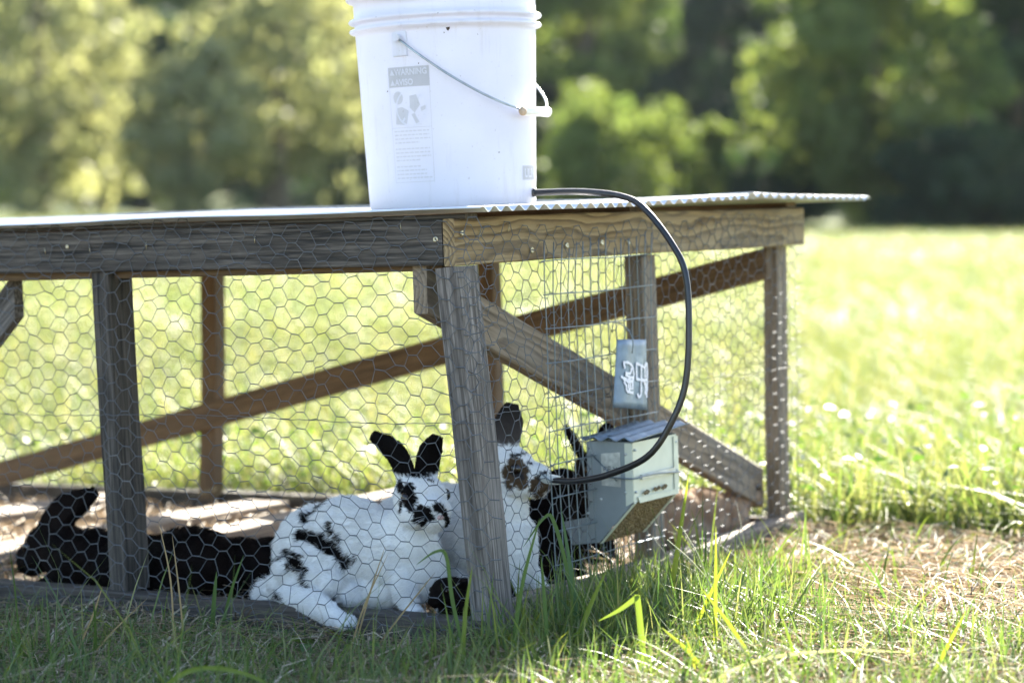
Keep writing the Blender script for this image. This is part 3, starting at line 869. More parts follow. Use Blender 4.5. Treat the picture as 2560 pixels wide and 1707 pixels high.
# screws and staples
def screw(p, nrm, rad=0.0046):
    nrm = Vector(nrm)
    m = MB()
    n = 12
    V = [(math.cos(2 * math.pi * k / n) * rad, math.sin(2 * math.pi * k / n) * rad, 0) for k in range(n)]
    V += [(math.cos(2 * math.pi * k / n) * rad * .92, math.sin(2 * math.pi * k / n) * rad * .92, .0014) for k in range(n)]
    V += [(math.cos(2 * math.pi * k / n) * rad * .45, math.sin(2 * math.pi * k / n) * rad * .45, .0018) for k in range(n)]
    V += [(math.cos(2 * math.pi * k / n) * rad * .28, math.sin(2 * math.pi * k / n) * rad * (.28 if k % 3 else .42), .0002) for k in range(n)]
    F = []
    for j in range(3):
        F += [(j * n + k, j * n + (k + 1) % n, (j + 1) * n + (k + 1) % n, (j + 1) * n + k) for k in range(n)]
    F.append(tuple(3 * n + k for k in range(n)))
    m.add((V, F))
    q = nrm.to_track_quat('Z', 'Y').to_matrix().to_4x4(); q.translation = Vector(p)
    return m.build('screw', M_SCREW, PEN, True, q)
for (x, z) in ((0.2115, 0.5245), (0.318, 0.5285), (0.430, 0.530), (0.518, 0.529)):
    screw((x, -0.0105 if False else -0.0008, z), (0, -1, 0.05), .0050)
screw((0.016, -0.0008, 0.555), (0, -1, 0), .0042)
screw((-0.0008, 0.0335, 0.547), (-1, 0, 0), .0044)
screw((-0.0008, 0.735, 0.5495), (-1, 0, 0), .0034)
def staple(p, ax, out):
    ax = Vector(ax) * .0055; out = Vector(out); p = Vector(p)
    v, f = tube([p - ax - out * .002, p - ax + out * .0012, p + ax + out * .0012, p + ax - out * .002], 0.00065, 5)
    return mesh_obj('staple', v, f, M_SCREW, PEN, True)
for (y, z, a) in ((0.782, 0.543, .1), (0.688, 0.545, 0), (0.572, 0.548, 0), (0.093, 0.566, .1), (0.36, 0.553, -.1)):
    staple((-0.0005, y, z), (0, a, 1), (-1, 0, 0))
for (x, z) in ((0.064, 0.553), (0.146, 0.560), (0.60, 0.553), (0.83, 0.55), (1.02, .552)):
    staple((x, -0.0005, z), (0.2, 0, 1), (0, -1, 0))

# ------------------------------------------------------------------ bucket
def pen_pt(x, y, z): return PEN_M @ Vector((x, y, z))
BZ = 0.5905
BUCK_M = PEN_M @ Matrix.Translation((0.281, 0.182, BZ)) @ Matrix.Rotation(0.0, 4, 'Z')
# the bucket's own axes: +x to image right, -y towards the camera
_f = Vector((0.84, 0.54, 0)).normalized()      # pen-local view direction
BUCK_M = PEN_M @ Matrix(((_f.y, _f.x, 0, 0.281), (-_f.x, _f.y, 0, 0.182), (0, 0, 1, BZ), (0, 0, 0, 1))) @ Matrix.Rotation(R(-0.7), 4, 'Y')
BUCKET = thing('bucket', 'white plastic pail with wire handle standing on the pen roof', 'bucket', None, BUCK_M)
def lathe(prof, n=72, close=False):
    V, F = [], []
    for (r_, z) in prof:
        for k in range(n):
            a = 2 * math.pi * k / n; V.append((r_ * math.cos(a), r_ * math.sin(a), z))
    for i in range(len(prof) - 1):
        for k in range(n):
            F.append((i * n + k, i * n + (k + 1) % n, (i + 1) * n + (k + 1) % n, (i + 1) * n + k))
    return V, F
def brad(z): return 0.1305 + (0.1415 - 0.1305) * min(1, z / 0.275)
prof = [(0.0, 0.004), (0.118, 0.004), (0.124, 0.0), (0.1285, 0.0015), (0.1305, 0.006)]
for z in (0.04, 0.08, 0.12, 0.16, 0.20, 0.24, 0.27): prof.append((brad(z), z))
prof += [(0.1418, 0.2765), (0.1495, 0.2790), (0.1512, 0.2815), (0.1495, 0.2840), (0.1420, 0.2862), (0.1422, 0.2915), (0.1500, 0.2935), (0.1517, 0.2960), (0.1500, 0.2990), (0.1425, 0.3015),
         (0.1430, 0.3250), (0.1500, 0.3265), (0.1520, 0.3290), (0.1520, 0.3420), (0.1490, 0.3440), (0.1450, 0.3440)]
inner = [(0.1410, 0.340)] + [(brad(z) - 0.0024, z) for z in (0.27, 0.20, 0.12, 0.05, 0.010)] + [(0.0, 0.008)]
mb = MB().add(lathe(prof + inner))
mb.build('body', M_PAIL, BUCKET, True)
lp = [(0.0, 0.3475), (0.135, 0.3475), (0.138, 0.3455), (0.1530, 0.3455), (0.1545, 0.3430), (0.1545, 0.3300), (0.1530, 0.3285), (0.1528, 0.3300), (0.1528, 0.3415)]
MB().add(lathe(lp)).build('lid', M_LID, BUCKET, True)
# ears and bail
ea = Vector((-0.50, -0.866, 0)); pr_ = Vector((0.866, -0.50, 0))
def ear(s):
    m = MB()
    c = ea * s; t = Vector((-c.y, c.x, 0))
    base = c * 0.1405; 
    def q(dt, dz, o): return base + t * dt + Vector((0, 0, 0.254 + dz)) + c * o
    V, F = [], []
    for (dt, dz) in ((-.013, -.020), (.013, -.020), (.013, .018), (-.013, .018)):
        V += [q(dt, dz, -0.001), q(dt * .92, dz * .95, 0.0022)]
    F = [(0, 2, 3, 1), (2, 4, 5, 3), (4, 6, 7, 5), (6, 0, 1, 7), (1, 3, 5, 7)]
    m.add((V, F))
    m.add(tube([base + Vector((0, 0, .262)) + c * .003, base + Vector((0, 0, .262)) + c * .012], 0.0055, 12))
    m.build('ear', M_PAIL, BUCKET)
ear(1); ear(-1)
def bail_pt(t):
    e = ea * 0.1485 * math.cos(t) + Vector((0, 0, 0.262))
    side = (pr_ * 0.1535 + Vector((0, 0, -0.118))) 
    p = e + side * math.sin(t) ** 0.92 if math.sin(t) > 0 else e
    return p
bp = [bail_pt(math.pi * k / 48) for k in range(49)]
v_, f_ = tube(bp, 0.0019, 8)
mesh_obj('bail_handle', v_, f_, M_BAIL, BUCKET, True)
tm = (bail_pt(math.pi / 2 + .02) - bail_pt(math.pi / 2 - .02)).normalized(); cm = bail_pt(math.pi / 2)
v_, f_ = tube([cm - tm * .040, cm - tm * .038, cm - tm * .012, cm - tm * .010, cm + tm * .010, cm + tm * .012, cm + tm * .040, cm + tm * .042], 0.0075, 14, True, [.7, .92, .92, 1, 1, .92, 1.05, .8])
gr = mesh_obj('grip', v_, f_, M_GRIP, BUCKET, True)
v_, f_ = tube([cm - tm * .0425, cm - tm * .0405], 0.0068, 12)
mesh_obj('grip_end', v_, f_, M_CORK, gr, True)

# print on the wall of the pail (angles from the camera side, x right)
def wrap(ang, z, lift=0.0004):
    r_ = brad(z) + lift
    return (r_ * math.sin(ang), -r_ * math.cos(ang), z)
def strip(m, a0, a1, z0, z1, lift=0.0004, n=6, slant=0.0):
    V, F = [], []
    for k in range(n + 1):
        a = a0 + (a1 - a0) * k / n
        V += [wrap(a, z0 + slant * (a - a0), lift), wrap(a, z1 + slant * (a - a0), lift)]
    for k in range(n): F.append((2 * k, 2 * k + 2, 2 * k + 3, 2 * k + 1))
    m.add((V, F))
def text_wrap(txt, a0, z0, size, lift, mat, parent, name='lettering', xs=1.0):
    cu = bpy.data.curves.new('lettering', 'FONT'); cu.body = txt; cu.size = size; cu.resolution_u = 3
    try: cu.offset = size * 0.03
    except Exception: pass
    ob = bpy.data.objects.new('lettering_source', cu); COL.objects.link(ob)
    dg = bpy.context.evaluated_depsgraph_get()
    me = bpy.data.meshes.new_from_object(ob.evaluated_get(dg))
    bpy.data.objects.remove(ob)
    for v in me.vertices:
        z = z0 + v.co.y; v.co = Vector(wrap(a0 + v.co.x * xs / brad(z), z, lift))
    me.materials.clear()
    return link_mesh(name, me, mat, parent)
def triangle(m, a, z, s, lift):
    m.add(([wrap(a, z, lift), wrap(a + s / .138, z, lift), wrap(a + s / 2 / .138, z + s * .9, lift)], [(0, 1, 2)]))
A0, A1 = R(-40.5), R(-11.5)
lab_m = MB()
strip(lab_m, A0, A1, 0.188, 0.2185)
label = lab_m.build('warning_label', M_PRINT, BUCKET, False)
fm = MB(); th = 0.0009
z_bot, z_mid = 0.043, 0.126
fm_lines = [(A0, A1, z_bot, z_bot + th), (A0, A1, z_mid, z_mid + th)]
for l_ in fm_lines: strip(fm, *l_)
for a_ in (A0, A1 - .006): strip(fm, a_, a_ + .006, z_bot, 0.188, n=1)
rr = random.Random(3)
zz = z_mid - 0.006
row = 0
while zz > z_bot + 0.004:
    a_ = A0 + R(1.8)
    end = A1 - R(rr.choice((1.5, 2, 5, 9)))
    while a_ < end:
        w_ = R(rr.uniform(1.0, 3.4)); strip(fm, a_, min(a_ + w_, end), zz, zz + 0.0021, n=1); a_ += w_ + R(0.55)
    row += 1
    zz -= 0.0058 if row % 4 else 0.0095
fm.build('small_print', M_PRINT2, label)
text_wrap('WARNING', A0 + R(5.2), 0.2062, 0.0130, 0.0008, M_PAIL, label, xs=0.86)
text_wrap('AVISO', A0 + R(5.2), 0.1908, 0.0130, 0.0008, M_PAIL, label, xs=0.86)
tmk = MB(); triangle(tmk, A0 + R(1.2), 0.2062, 0.0095, .0008); triangle(tmk, A0 + R(1.2), 0.1908, 0.0095, .0008)
tmk.build('warning_triangle', M_PAIL, label)
# pictogram: a small child leaning head first into a pail, inside a circle with a slash
pg = MB()
def poly(m, pts, lift=.0005):
    m.add(([wrap(A0 + (x / .0975) * (A1 - A0) , z_mid + y, lift) for x, y in pts], [tuple(range(len(pts)))]))
def disc(m, cx, cy, r_, lift=.0005, n=16, sy=1):
    poly(m, [(cx + r_ * math.cos(2 * math.pi * k / n) * 1.25, cy + r_ * sy * math.sin(2 * math.pi * k / n)) for k in range(n)], lift)
disc(pg, 0.022, 0.046, 0.010)
poly(pg, [(0.016, 0.030), (0.012, 0.006), (0.040, 0.004), (0.046, 0.026), (0.030, 0.032)])
poly(pg, [(0.050, 0.048), (0.066, 0.050), (0.074, 0.034), (0.060, 0.022), (0.050, 0.030)])
poly(pg, [(0.052, 0.020), (0.062, 0.006), (0.072, 0.005), (0.060, 0.022)])
poly(pg, [(0.074, 0.030), (0.088, 0.034), (0.088, 0.028), (0.076, 0.024)])
pg.build('pictogram', M_PRINT2, label)
for k_ in range(3):
    pass
circ = MB(); n_ = 28
pts_o = [(0.052 + 0.030 * 1.25 * math.cos(2 * math.pi * k / n_), 0.030 + 0.0285 * math.sin(2 * math.pi * k / n_)) for k in range(n_)]
pts_i = [(0.052 + 0.027 * 1.25 * math.cos(2 * math.pi * k / n_), 0.030 + 0.0258 * math.sin(2 * math.pi * k / n_)) for k in range(n_)]
cv = [wrap(A0 + (x / .0975) * (A1 - A0), z_mid + y, .0006) for x, y in pts_o] + [wrap(A0 + (x / .0975) * (A1 - A0), z_mid + y, .0006) for x, y in pts_i]
circ.add((cv, [(k, (k + 1) % n_, n_ + (k + 1) % n_, n_ + k) for k in range(n_)]))
poly(circ, [(0.028, 0.010), (0.031, 0.008), (0.078, 0.048), (0.075, 0.051)], .0007)
circ.build('pictogram_ring', M_PAIL, label)
# maker's mark low on the right
bm_ = MB(); strip(bm_, R(55), R(92), 0.040, 0.062, n=10)
mk = bm_.build('maker_mark', M_PRINT, BUCKET)
text_wrap('ULINE', R(57.5), 0.0445, 0.0185, 0.0008, M_PAIL, mk, xs=0.95)
# dirt specks
for (a_, z_, s_) in ((R(1.5), 0.2715, 0.0032), (R(-1), 0.266, .0010), (R(-4), 0.2955, .0012), (R(-44), 0.2960, .0011), (R(-42), 0.183, .0012), (R(33), 0.083, .0012), (R(-18), .222, .0010), (R(20), .262, .0007), (R(8), .20, .0006)):
    dm = MB(); x_, y_, zz_ = wrap(a_, z_, 0.0007)
    rr2 = brad(z_) + (0.0008 if z_ < .275 else .0098)
    pts = [(rr2 * math.sin(a_ + s_ * c_ * 7), -rr2 * math.cos(a_ + s_ * c_ * 7), z_ + s_ * d_) for c_, d_ in ((-1, .7), (1, .9), (.8, 0), (0, -1), (-.7, -.3))]
    dm.add((pts, [(0, 4, 3, 2, 1)])); dm.build('dirt_speck', M_DIRT, BUCKET)

# ------------------------------------------------------------------ hose
hp = [(0.318, 0.066, 0.612), (0.314, 0.050, 0.612), (0.302, -0.042, 0.6105), (0.289, -0.118, 0.601), (0.269, -0.165, 0.582), (0.251, -0.217, 0.532), (0.242, -0.245, 0.484),
      (0.231, -0.254, 0.407), (0.223, -0.250, 0.325), (0.212, -0.231, 0.268), (0.205, -0.193, 0.217), (0.215, -0.118, 0.186), (0.232, -0.052, 0.173), (0.243, -0.012, 0.1715), (0.245, 0.004, 0.1715)]
v_, f_ = tube(smooth_path(hp, 8), 0.0050, 12)
HOSE = thing('water_hose', 'black rubber hose looping from the bucket to the drinker on the wire', 'hose', None, PEN_M)
mesh_obj('tube', v_, f_, M_HOSE, HOSE, True)
v_, f_ = tube([(0.3155, 0.058, 0.612), (0.3145, 0.052, 0.612), (0.3140, 0.0495, 0.612)], 0.0070, 14, True, [1, 1, .8])
mesh_obj('grommet', v_, f_, M_HOSE, HOSE, True)
m = MB()
m.add(tube([(0.2455, -0.016, 0.1715), (0.2465, 0.004, 0.173), (0.247, 0.014, 0.174)], 0.0074, 6, True, [1.0, 1.1, .9]))
m.add(tube([(0.247, 0.012, 0.174), (0.248, 0.034, 0.1755)], 0.0042, 10))
m.build('drinker_fitting', M_FITTING, HOSE)
v_, f_ = tube([(0.234, -0.008, 0.1715), (0.2375, 0.012, 0.183), (0.2575, 0.012, 0.183), (0.259, -0.008, 0.1715)], 0.0011, 6)
mesh_obj('spring_clip', v_, f_, M_WIRE2, HOSE, True)

# ------------------------------------------------------------------ feeder
FX0, FX1, FYF, FZT, FZB, FZL = 0.371, 0.517, -0.076, 0.219, 0.124, 0.057
FEED = thing('hopper_feeder', 'galvanised metal hopper feeder hooked to the end of the pen', 'feeder', None, PEN_M)
def panel(name, pts, mat, th=0.0012, parent=FEED):
    P = [Vector(p) for p in pts]
    nrm = (P[1] - P[0]).cross(P[2] - P[0]).normalized() * th
    n = len(P)
    V = P + [p - nrm for p in P]
    F = [tuple(range(n)), tuple(range(2 * n - 1, n - 1, -1))] + [(k, n + k, n + (k + 1) % n, (k + 1) % n) for k in range(n)]
    return mesh_obj(name, V, F, mat, parent)
side = [(0, 0.004, FZT), (0, FYF, FZT), (0, FYF, FZB), (0, -0.014, FZL + .002), (0, 0.035, FZL - .004), (0, 0.050, FZL + .032), (0, 0.004, FZL + .042)]
sp = panel('side_panel', [(FX0, y, z) for _, y, z in side], M_FEED)
panel('side_panel', [(FX1 + .003, y, z) for _, y, z in reversed(side)], M_FEED)
panel('front_panel', [(FX0 + .0015, FYF - .0012, FZT - .001), (FX0 + .0015, FYF - .0012, FZB), (FX1 + .004, FYF - .0012, FZB), (FX1 + .002, FYF - .0012, FZT - .001)][::1], M_FEEDFRONT)
panel('corner_flange', [(FX0 - .0014, FYF + .012, FZT - .002), (FX0 - .0014, FYF + .012, FZB - .006), (FX0 - .0014, FYF - .0014, FZB + .001), (FX0 - .0014, FYF - .0014, FZT - .002)], M_FEEDFRONT)
panel('edge_flange', [(FX1 - .010, FYF - .0032, FZT - .004), (FX1 - .010, FYF - .0032, FZB + .004), (FX1 + .0055, FYF - .0032, FZB + .004), (FX1 + .0045, FYF - .0032, FZT - .004)], M_FEEDFRONT)
panel('back_panel', [(FX1, 0.004, FZT), (FX1, 0.004, FZL + .042), (FX0 + .002, 0.004, FZL + .042), (FX0 + .002, 0.004, FZT)], M_FEED)
# sloping screen bottom crusted with old feed
def crust():
    r = np.random.default_rng(9)
    nu, nv = 46, 34
    V = []
    a = Vector((FX0 + .004, FYF + .001, FZB - .001)); b = Vector((FX1 - .001, FYF + .001, FZB - .001)); c = Vector((FX0 + .004, -0.013, FZL + .001)); 
    du = b - a; dv = c - a; nn = du.cross(dv).normalized()
    if nn.z > 0: nn = -nn
    for j in range(nv + 1):
        for i in range(nu + 1):
            e = 1.0 if 1 < i < nu - 1 and 1 < j < nv - 1 else 0.1
            p = a + du * (i / nu) + dv * (j / nv) + nn * (abs(r.normal(0, .0011)) * e * (1.6 if j > nv * .7 else 1) + .0006)
            V.append(p)
    F = [(j * (nu + 1) + i, j * (nu + 1) + i + 1, (j + 1) * (nu + 1) + i + 1, (j + 1) * (nu + 1) + i) for j in range(nv) for i in range(nu)]
    mesh_obj('screen_bottom', V, F, M_CRUST, FEED)
crust()
panel('bottom_flange', [(FX0 + .0005, FYF - .002, FZB - .001), (FX0 + .0005, -0.0155, FZL), (FX0 + .0085, -0.0155, FZL - .0004), (FX0 + .0085, FYF - .002, FZB - .0014)], M_FEEDFRONT)
panel('bottom_flange', [(FX1 - .005, FYF - .002, FZB - .0014), (FX1 - .005, -0.0155, FZL - .0004), (FX1 + .003, -0.0155, FZL), (FX1 + .003, FYF - .002, FZB - .001)], M_FEEDFRONT)
panel('front_lip', [(FX0 + .010, FYF - .004, FZB + .008), (FX0 + .016, FYF - .004, FZB - .002), (FX1 + .002, FYF - .004, FZB - .002), (FX1 + .002, FYF - .004, FZB + .006)], M_FEEDFRONT)
lipm = MB().box((FX0 + .022, FYF - .0060, FZB + .034), (FX1 - .012, FYF - .0013, FZB + .042)); lipm.build('pressed_rib', M_GALV, FEED)
for (x_, z_, s_) in ((FX0 + .035, FZB + .013, .007), (FX0 + .070, FZB + .014, .008), (FX0 + .095, FZB + .015, .007)):
    m = MB(); rr3 = random.Random(int(x_ * 1e4))
    for k in range(9):
        c = Vector((x_ + rr3.uniform(-1, 1) * s_, FYF - .0045 - rr3.random() * .003, z_ + rr3.uniform(-.5, .5) * s_ * .5)); q = .0022 + rr3.random() * .0014
        V = [c + Vector(d) * q for d in ((1, 0, 0), (-1, 0, 0), (0, 1, 0), (0, -1, 0), (0, 0, 1), (0, 0, -1))]
        m.add((V, [(0, 2, 4), (2, 1, 4), (1, 3, 4), (3, 0, 4), (2, 0, 5), (1, 2, 5), (3, 1, 5), (0, 3, 5)]))
    m.build('feed_lump', M_CRUST, FEED)
# wavy lid
def lid():
    xs = np.linspace(FX0 - .012, FX1 + .030, 40); ys = np.linspace(0.008, FYF - .014, 34)
    V, F = [], []
    for x in xs:
        for y in ys:
            V.append((x, y, FZT + .0055 + 0.0030 * math.sin((y - .034) * 2 * math.pi / 0.0275) + (x - FX0) * .055 - abs(y) * .0))
    n = len(ys)
    for i in range(len(xs) - 1):
        for j in range(n - 1): F.append((i * n + j, (i + 1) * n + j, (i + 1) * n + j + 1, i * n + j + 1))
    o = mesh_obj('lid', V, F, M_TAG, FEED, True)
    s = o.modifiers.new('thickness', 'SOLIDIFY'); s.thickness = .0009; s.offset = 0
lid()
v_, f_ = tube([(FX0 - .010, 0.024, .216), (FX0 - .008, .010, .226), (FX0 + .03, -.03, .2265)], .0012, 6); mesh_obj('lid_wire', v_, f_, M_WIRE2, FEED, True)
stk = panel('sticker', [(FX0 - .0020, -0.022, 0.200), (FX0 - .0020, -0.022, 0.150), (FX0 - .0020, -0.056, 0.148), (FX0 - .0020, -0.056, 0.203)], M_STICKER, .0004)
# worn letters left on the sticker
def stroke_obj(name, strokes, w, mat, parent, mapf, lift_dir, nseg=5):
    m = MB()
    for s in strokes:
        P = [mapf(*q) for q in s]
        P = smooth_path(P, 4) if len(P) > 2 else [Vector(p) for p in P]
        ld = Vector(lift_dir)
        V, F = [], []
        for i, p in enumerate(P):
            d = (P[min(i + 1, len(P) - 1)] - P[max(i - 1, 0)]).normalized()
            sd = d.cross(ld).normalized() * w * (0.5 + 0.12 * math.sin(i * 2.1))
            V += [p - sd, p + sd]
        for i in range(len(P) - 1): F.append((2 * i, 2 * i + 1, 2 * i + 3, 2 * i + 2))
        m.add((V, F))
    return m.build(name, mat, parent)
let = [[(.10, .2), (.10, .8)], [(.10, .8), (.25, .7), (.10, .5)], [(.35, .2), (.35, .8), (.52, .8)], [(.35, .5), (.5, .5)], [(.35, .2), (.52, .2)], [(.64, .2), (.90, .8)], [(.64, .8), (.90, .2)]]
stroke_obj('worn_lettering', let, .0013, M_DARKINK, stk, lambda a, b: (FX0 - .0027, -0.024 - a * .030, 0.170 + b * .012), (-1, 0, 0))
for (y_, z_) in ((-.006, .200), (-.066, .200), (-.064, .140), (.004, .105), (-.02, .128)):
    m = MB().add(tube([(FX0 + .001, y_, z_), (FX0 - .0034, y_, z_)], .0026, 8, True, [1, .7])); m.build('rivet', M_GALV, FEED, True)
for (x_, z_) in ((FX0 + .006, .206), (FX0 + .006, .140), (FX1 - .002, .206), (FX1 - .002, .16)):
    m = MB().add(tube([(x_, FYF - .001, z_), (x_, FYF - .0048, z_)], .0022, 8, True, [1, .7])); m.build('rivet', M_GALV, FEED, True)
wirep = [(FX0 - .003, .008, .160), (FX0 - .004, .012, .190), (FX0 - .004, -.006, .199), (FX0 - .004, -.050, .158)]
v_, f_ = tube(wirep, .0012, 6); mesh_obj('hook_wire', v_, f_, M_WIRE2, FEED, True)
wp2 = [(0.334, -.012, .165), (0.327, -.012, .1635), (0.325, -.012, .159), (0.333, -.0135, .1575), (0.345, -.016, .1595)]
wp2b = [(0.334, -.012, .165), (0.355, -.02, .1655), (FX0 - .005, -.04, .163), (FX0 - .006, FYF - .004, .1625), (FX0 + .02, FYF - .010, .164), (FX0 + .07, FYF - .009, .163), (FX1 + .004, FYF - .0085, .157), (FX1 + .012, FYF + .004, .156)]
v_, f_ = tube(smooth_path(wp2[::-1] + wp2b[1:], 5), .0012, 6); mesh_obj('retaining_wire', v_, f_, M_WIRE2, FEED, True)

# ------------------------------------------------------------------ tag
TAGO = thing('metal_tag', 'bent grey metal tag with white hand-painted marks hanging on the wire', 'tag', None, PEN_M)
def tag_pt(a, b):      # a 0..1 across, b 0..1 down
    xl = 0.428 + (0.402 - 0.428) * b; xr = 0.526 + (0.514 - 0.526) * b
    zl = 0.376 - .106 * b; zr = 0.370 - .114 * b
    cur = -0.022 - 0.010 * math.sin(math.pi * min(1, a * 1.1)) - 0.006 * math.sin(2 * math.pi * a * 1.3 + .6) * .6 - .004 * b
    return Vector((xl + (xr - xl) * a, cur, zl + (zr - zl) * a))
V, F = [], []
NA, NB = 26, 10
for j in range(NB + 1):
    for i in range(NA + 1): V.append(tag_pt(i / NA, j / NB))
for j in range(NB):
    for i in range(NA): F.append((j * (NA + 1) + i, (j + 1) * (NA + 1) + i, (j + 1) * (NA + 1) + i + 1, j * (NA + 1) + i + 1))
pl = mesh_obj('plate', V, F, M_TAG, TAGO, True)
s_ = pl.modifiers.new('thickness', 'SOLIDIFY'); s_.thickness = .0007; s_.offset = -1
def zt(x, y):   # photo-measured marks to tag coordinates
    b = (y - 300) / 1020; a = (x - (225 - 95 * b)) / (435 + 75 * b)
    p = tag_pt(a, b); return p + Vector((0.0, -0.0019, 0))
marks = [[(245, 650), (300, 642), (375, 690), (405, 780), (395, 880), (330, 930), (250, 900), (215, 850)], [(260, 820), (330, 862), (390, 860)], [(250, 650), (256, 700), (262, 730)], [(262, 800), (340, 800), (368, 720)],
         [(240, 925), (265, 990), (270, 1060), (320, 1080), (390, 1085)], [(330, 950), (342, 1040)], [(390, 900), (375, 1040)], [(300, 880), (300, 1000), (320, 1060)], [(235, 880), (330, 900), (380, 930)],
         [(455, 640), (450, 890)], [(522, 670), (515, 880), (505, 1090), (470, 1150)], [(455, 650), (540, 690), (600, 720)], [(450, 880), (540, 890), (640, 880)], [(605, 650), (592, 760), (600, 860)],
         [(605, 650), (640, 660), (642, 880), (620, 1140)], [(560, 930), (600, 980), (592, 1100)], [(455, 1090), (470, 1150)], [(530, 880), (600, 940), (620, 1000)]]
stroke_obj('painted_mark', marks, .0043, M_PAINT, TAGO, zt, (0, -1, 0))
hw = [(0.458, -0.0345, 0.352), (0.457, -.037, .372), (0.452, -.030, .392), (0.446, -.013, .402), (0.4445, -.0085, .398), (.446, -.006, .386)]
v_, f_ = tube(smooth_path(hw, 5), .0010, 6); mesh_obj('hanging_wire', v_, f_, M_WIRE2, TAGO, True)

# ------------------------------------------------------------------ rabbits
def ellipsoid(c, r, axes=None, nu=20, nv=14):
    c = np.array(c, float); A = np.eye(3) if axes is None else np.array(axes, float)
    V, F = [], []
    V.append(c + A.T @ np.array([0, 0, -r[2]])) ; 
    for j in range(1, nv):
        ph = -math.pi / 2 + math.pi * j / nv
        for i in range(nu):
            th = 2 * math.pi * i / nu
            V.append(c + A.T @ np.array([r[0] * math.cos(ph) * math.cos(th), r[1] * math.cos(ph) * math.sin(th), r[2] * math.sin(ph)]))
    V.append(c + A.T @ np.array([0, 0, r[2]]))
    for i in range(nu): F.append((0, 1 + (i + 1) % nu, 1 + i))
    for j in range(nv - 2):
        for i in range(nu):
            a = 1 + j * nu; F.append((a + i, a + (i + 1) % nu, a + nu + (i + 1) % nu, a + nu + i))
    t = len(V) - 1; a = 1 + (nv - 2) * nu
    for i in range(nu): F.append((a + i, a + (i + 1) % nu, t))
    return V, F

def loft(path, w, th, wdir, n=14, cup=0.0):
    """closed flattened sweep: w, th half sizes along the path"""
    P = smooth_path(path, 6); m = len(P); V, F = [], []
    wd0 = Vector(wdir)
    def ev(arr, t):
        x = t * (len(arr) - 1); i = min(int(x), len(arr) - 2); return arr[i] + (arr[i + 1] - arr[i]) * (x - i)
    for i, p in enumerate(P):
        d = (P[min(i + 1, m - 1)] - P[max(i - 1, 0)]).normalized()
        wd = (wd0 - d * wd0.dot(d)).normalized(); td = d.cross(wd)
        t = i / (m - 1); a, b = ev(w, t), ev(th, t)
        for k in range(n):
            g = 2 * math.pi * k / n
            V.append(p + wd * a * math.cos(g) + td * (b * math.sin(g) + cup * a * math.cos(g) ** 2))
    for i in range(m - 1):
        for k in range(n): F.append((i * n + k, i * n + (k + 1) % n, (i + 1) * n + (k + 1) % n, (i + 1) * n + k))
    F.append(tuple(range(n - 1, -1, -1))); F.append(tuple((m - 1) * n + k for k in range(n)))
    return V, F

def fuse(m, voxel=0.003, smooth=6):
    """one continuous skin out of the overlapping volumes"""
    me = bpy.data.meshes.new('body_source'); me.from_pydata(m.v, [], m.f); me.update()
    ob = bpy.data.objects.new('body_source', me); COL.objects.link(ob)
    rm = ob.modifiers.new('r', 'REMESH'); rm.mode = 'VOXEL'; rm.voxel_size = voxel; rm.use_smooth_shade = True
    sm = ob.modifiers.new('s', 'SMOOTH'); sm.factor = 0.5; sm.iterations = smooth
    dg = bpy.context.evaluated_depsgraph_get(); dg.update()
    out = bpy.data.meshes.new_from_object(ob.evaluated_get(dg))
    bpy.data.objects.remove(ob); bpy.data.meshes.remove(me)
    return out

def fur_mat():
    t = NT('rabbit_fur')
    at = t.n('Attribute', attribute_name='coat')
    t.l(at.outputs['Color'], t.b.inputs['Base Color']); setp(t, Roughness=0.75)
    t.b.inputs['Specular IOR Level'].default_value = 0.10
    tr = t.n('BsdfTranslucent'); t.l(at.outputs['Color'], tr.inputs[0])
    mx = t.n('MixShader'); mx.inputs[0].default_value = 0.25
    t.l(t.b.outputs[0], mx.inputs[1]); t.l(tr.outputs[0], mx.inputs[2]); t.l(mx.outputs[0], t.out.inputs[0])
    return t.m
M_FUR = fur_mat()

def vnoise(P, s, seed=0):
    q = P * s + seed
    return (np.sin(q[:, 0] * 1.7 + 2.1 * np.sin(q[:, 1] * 1.3)) + np.sin(q[:, 1] * 2.3 + 1.7 * np.sin(q[:, 2] * 1.9)) + np.sin(q[:, 2] * 2.9 + 1.3 * np.sin(q[:, 0] * 2.2))) / 3

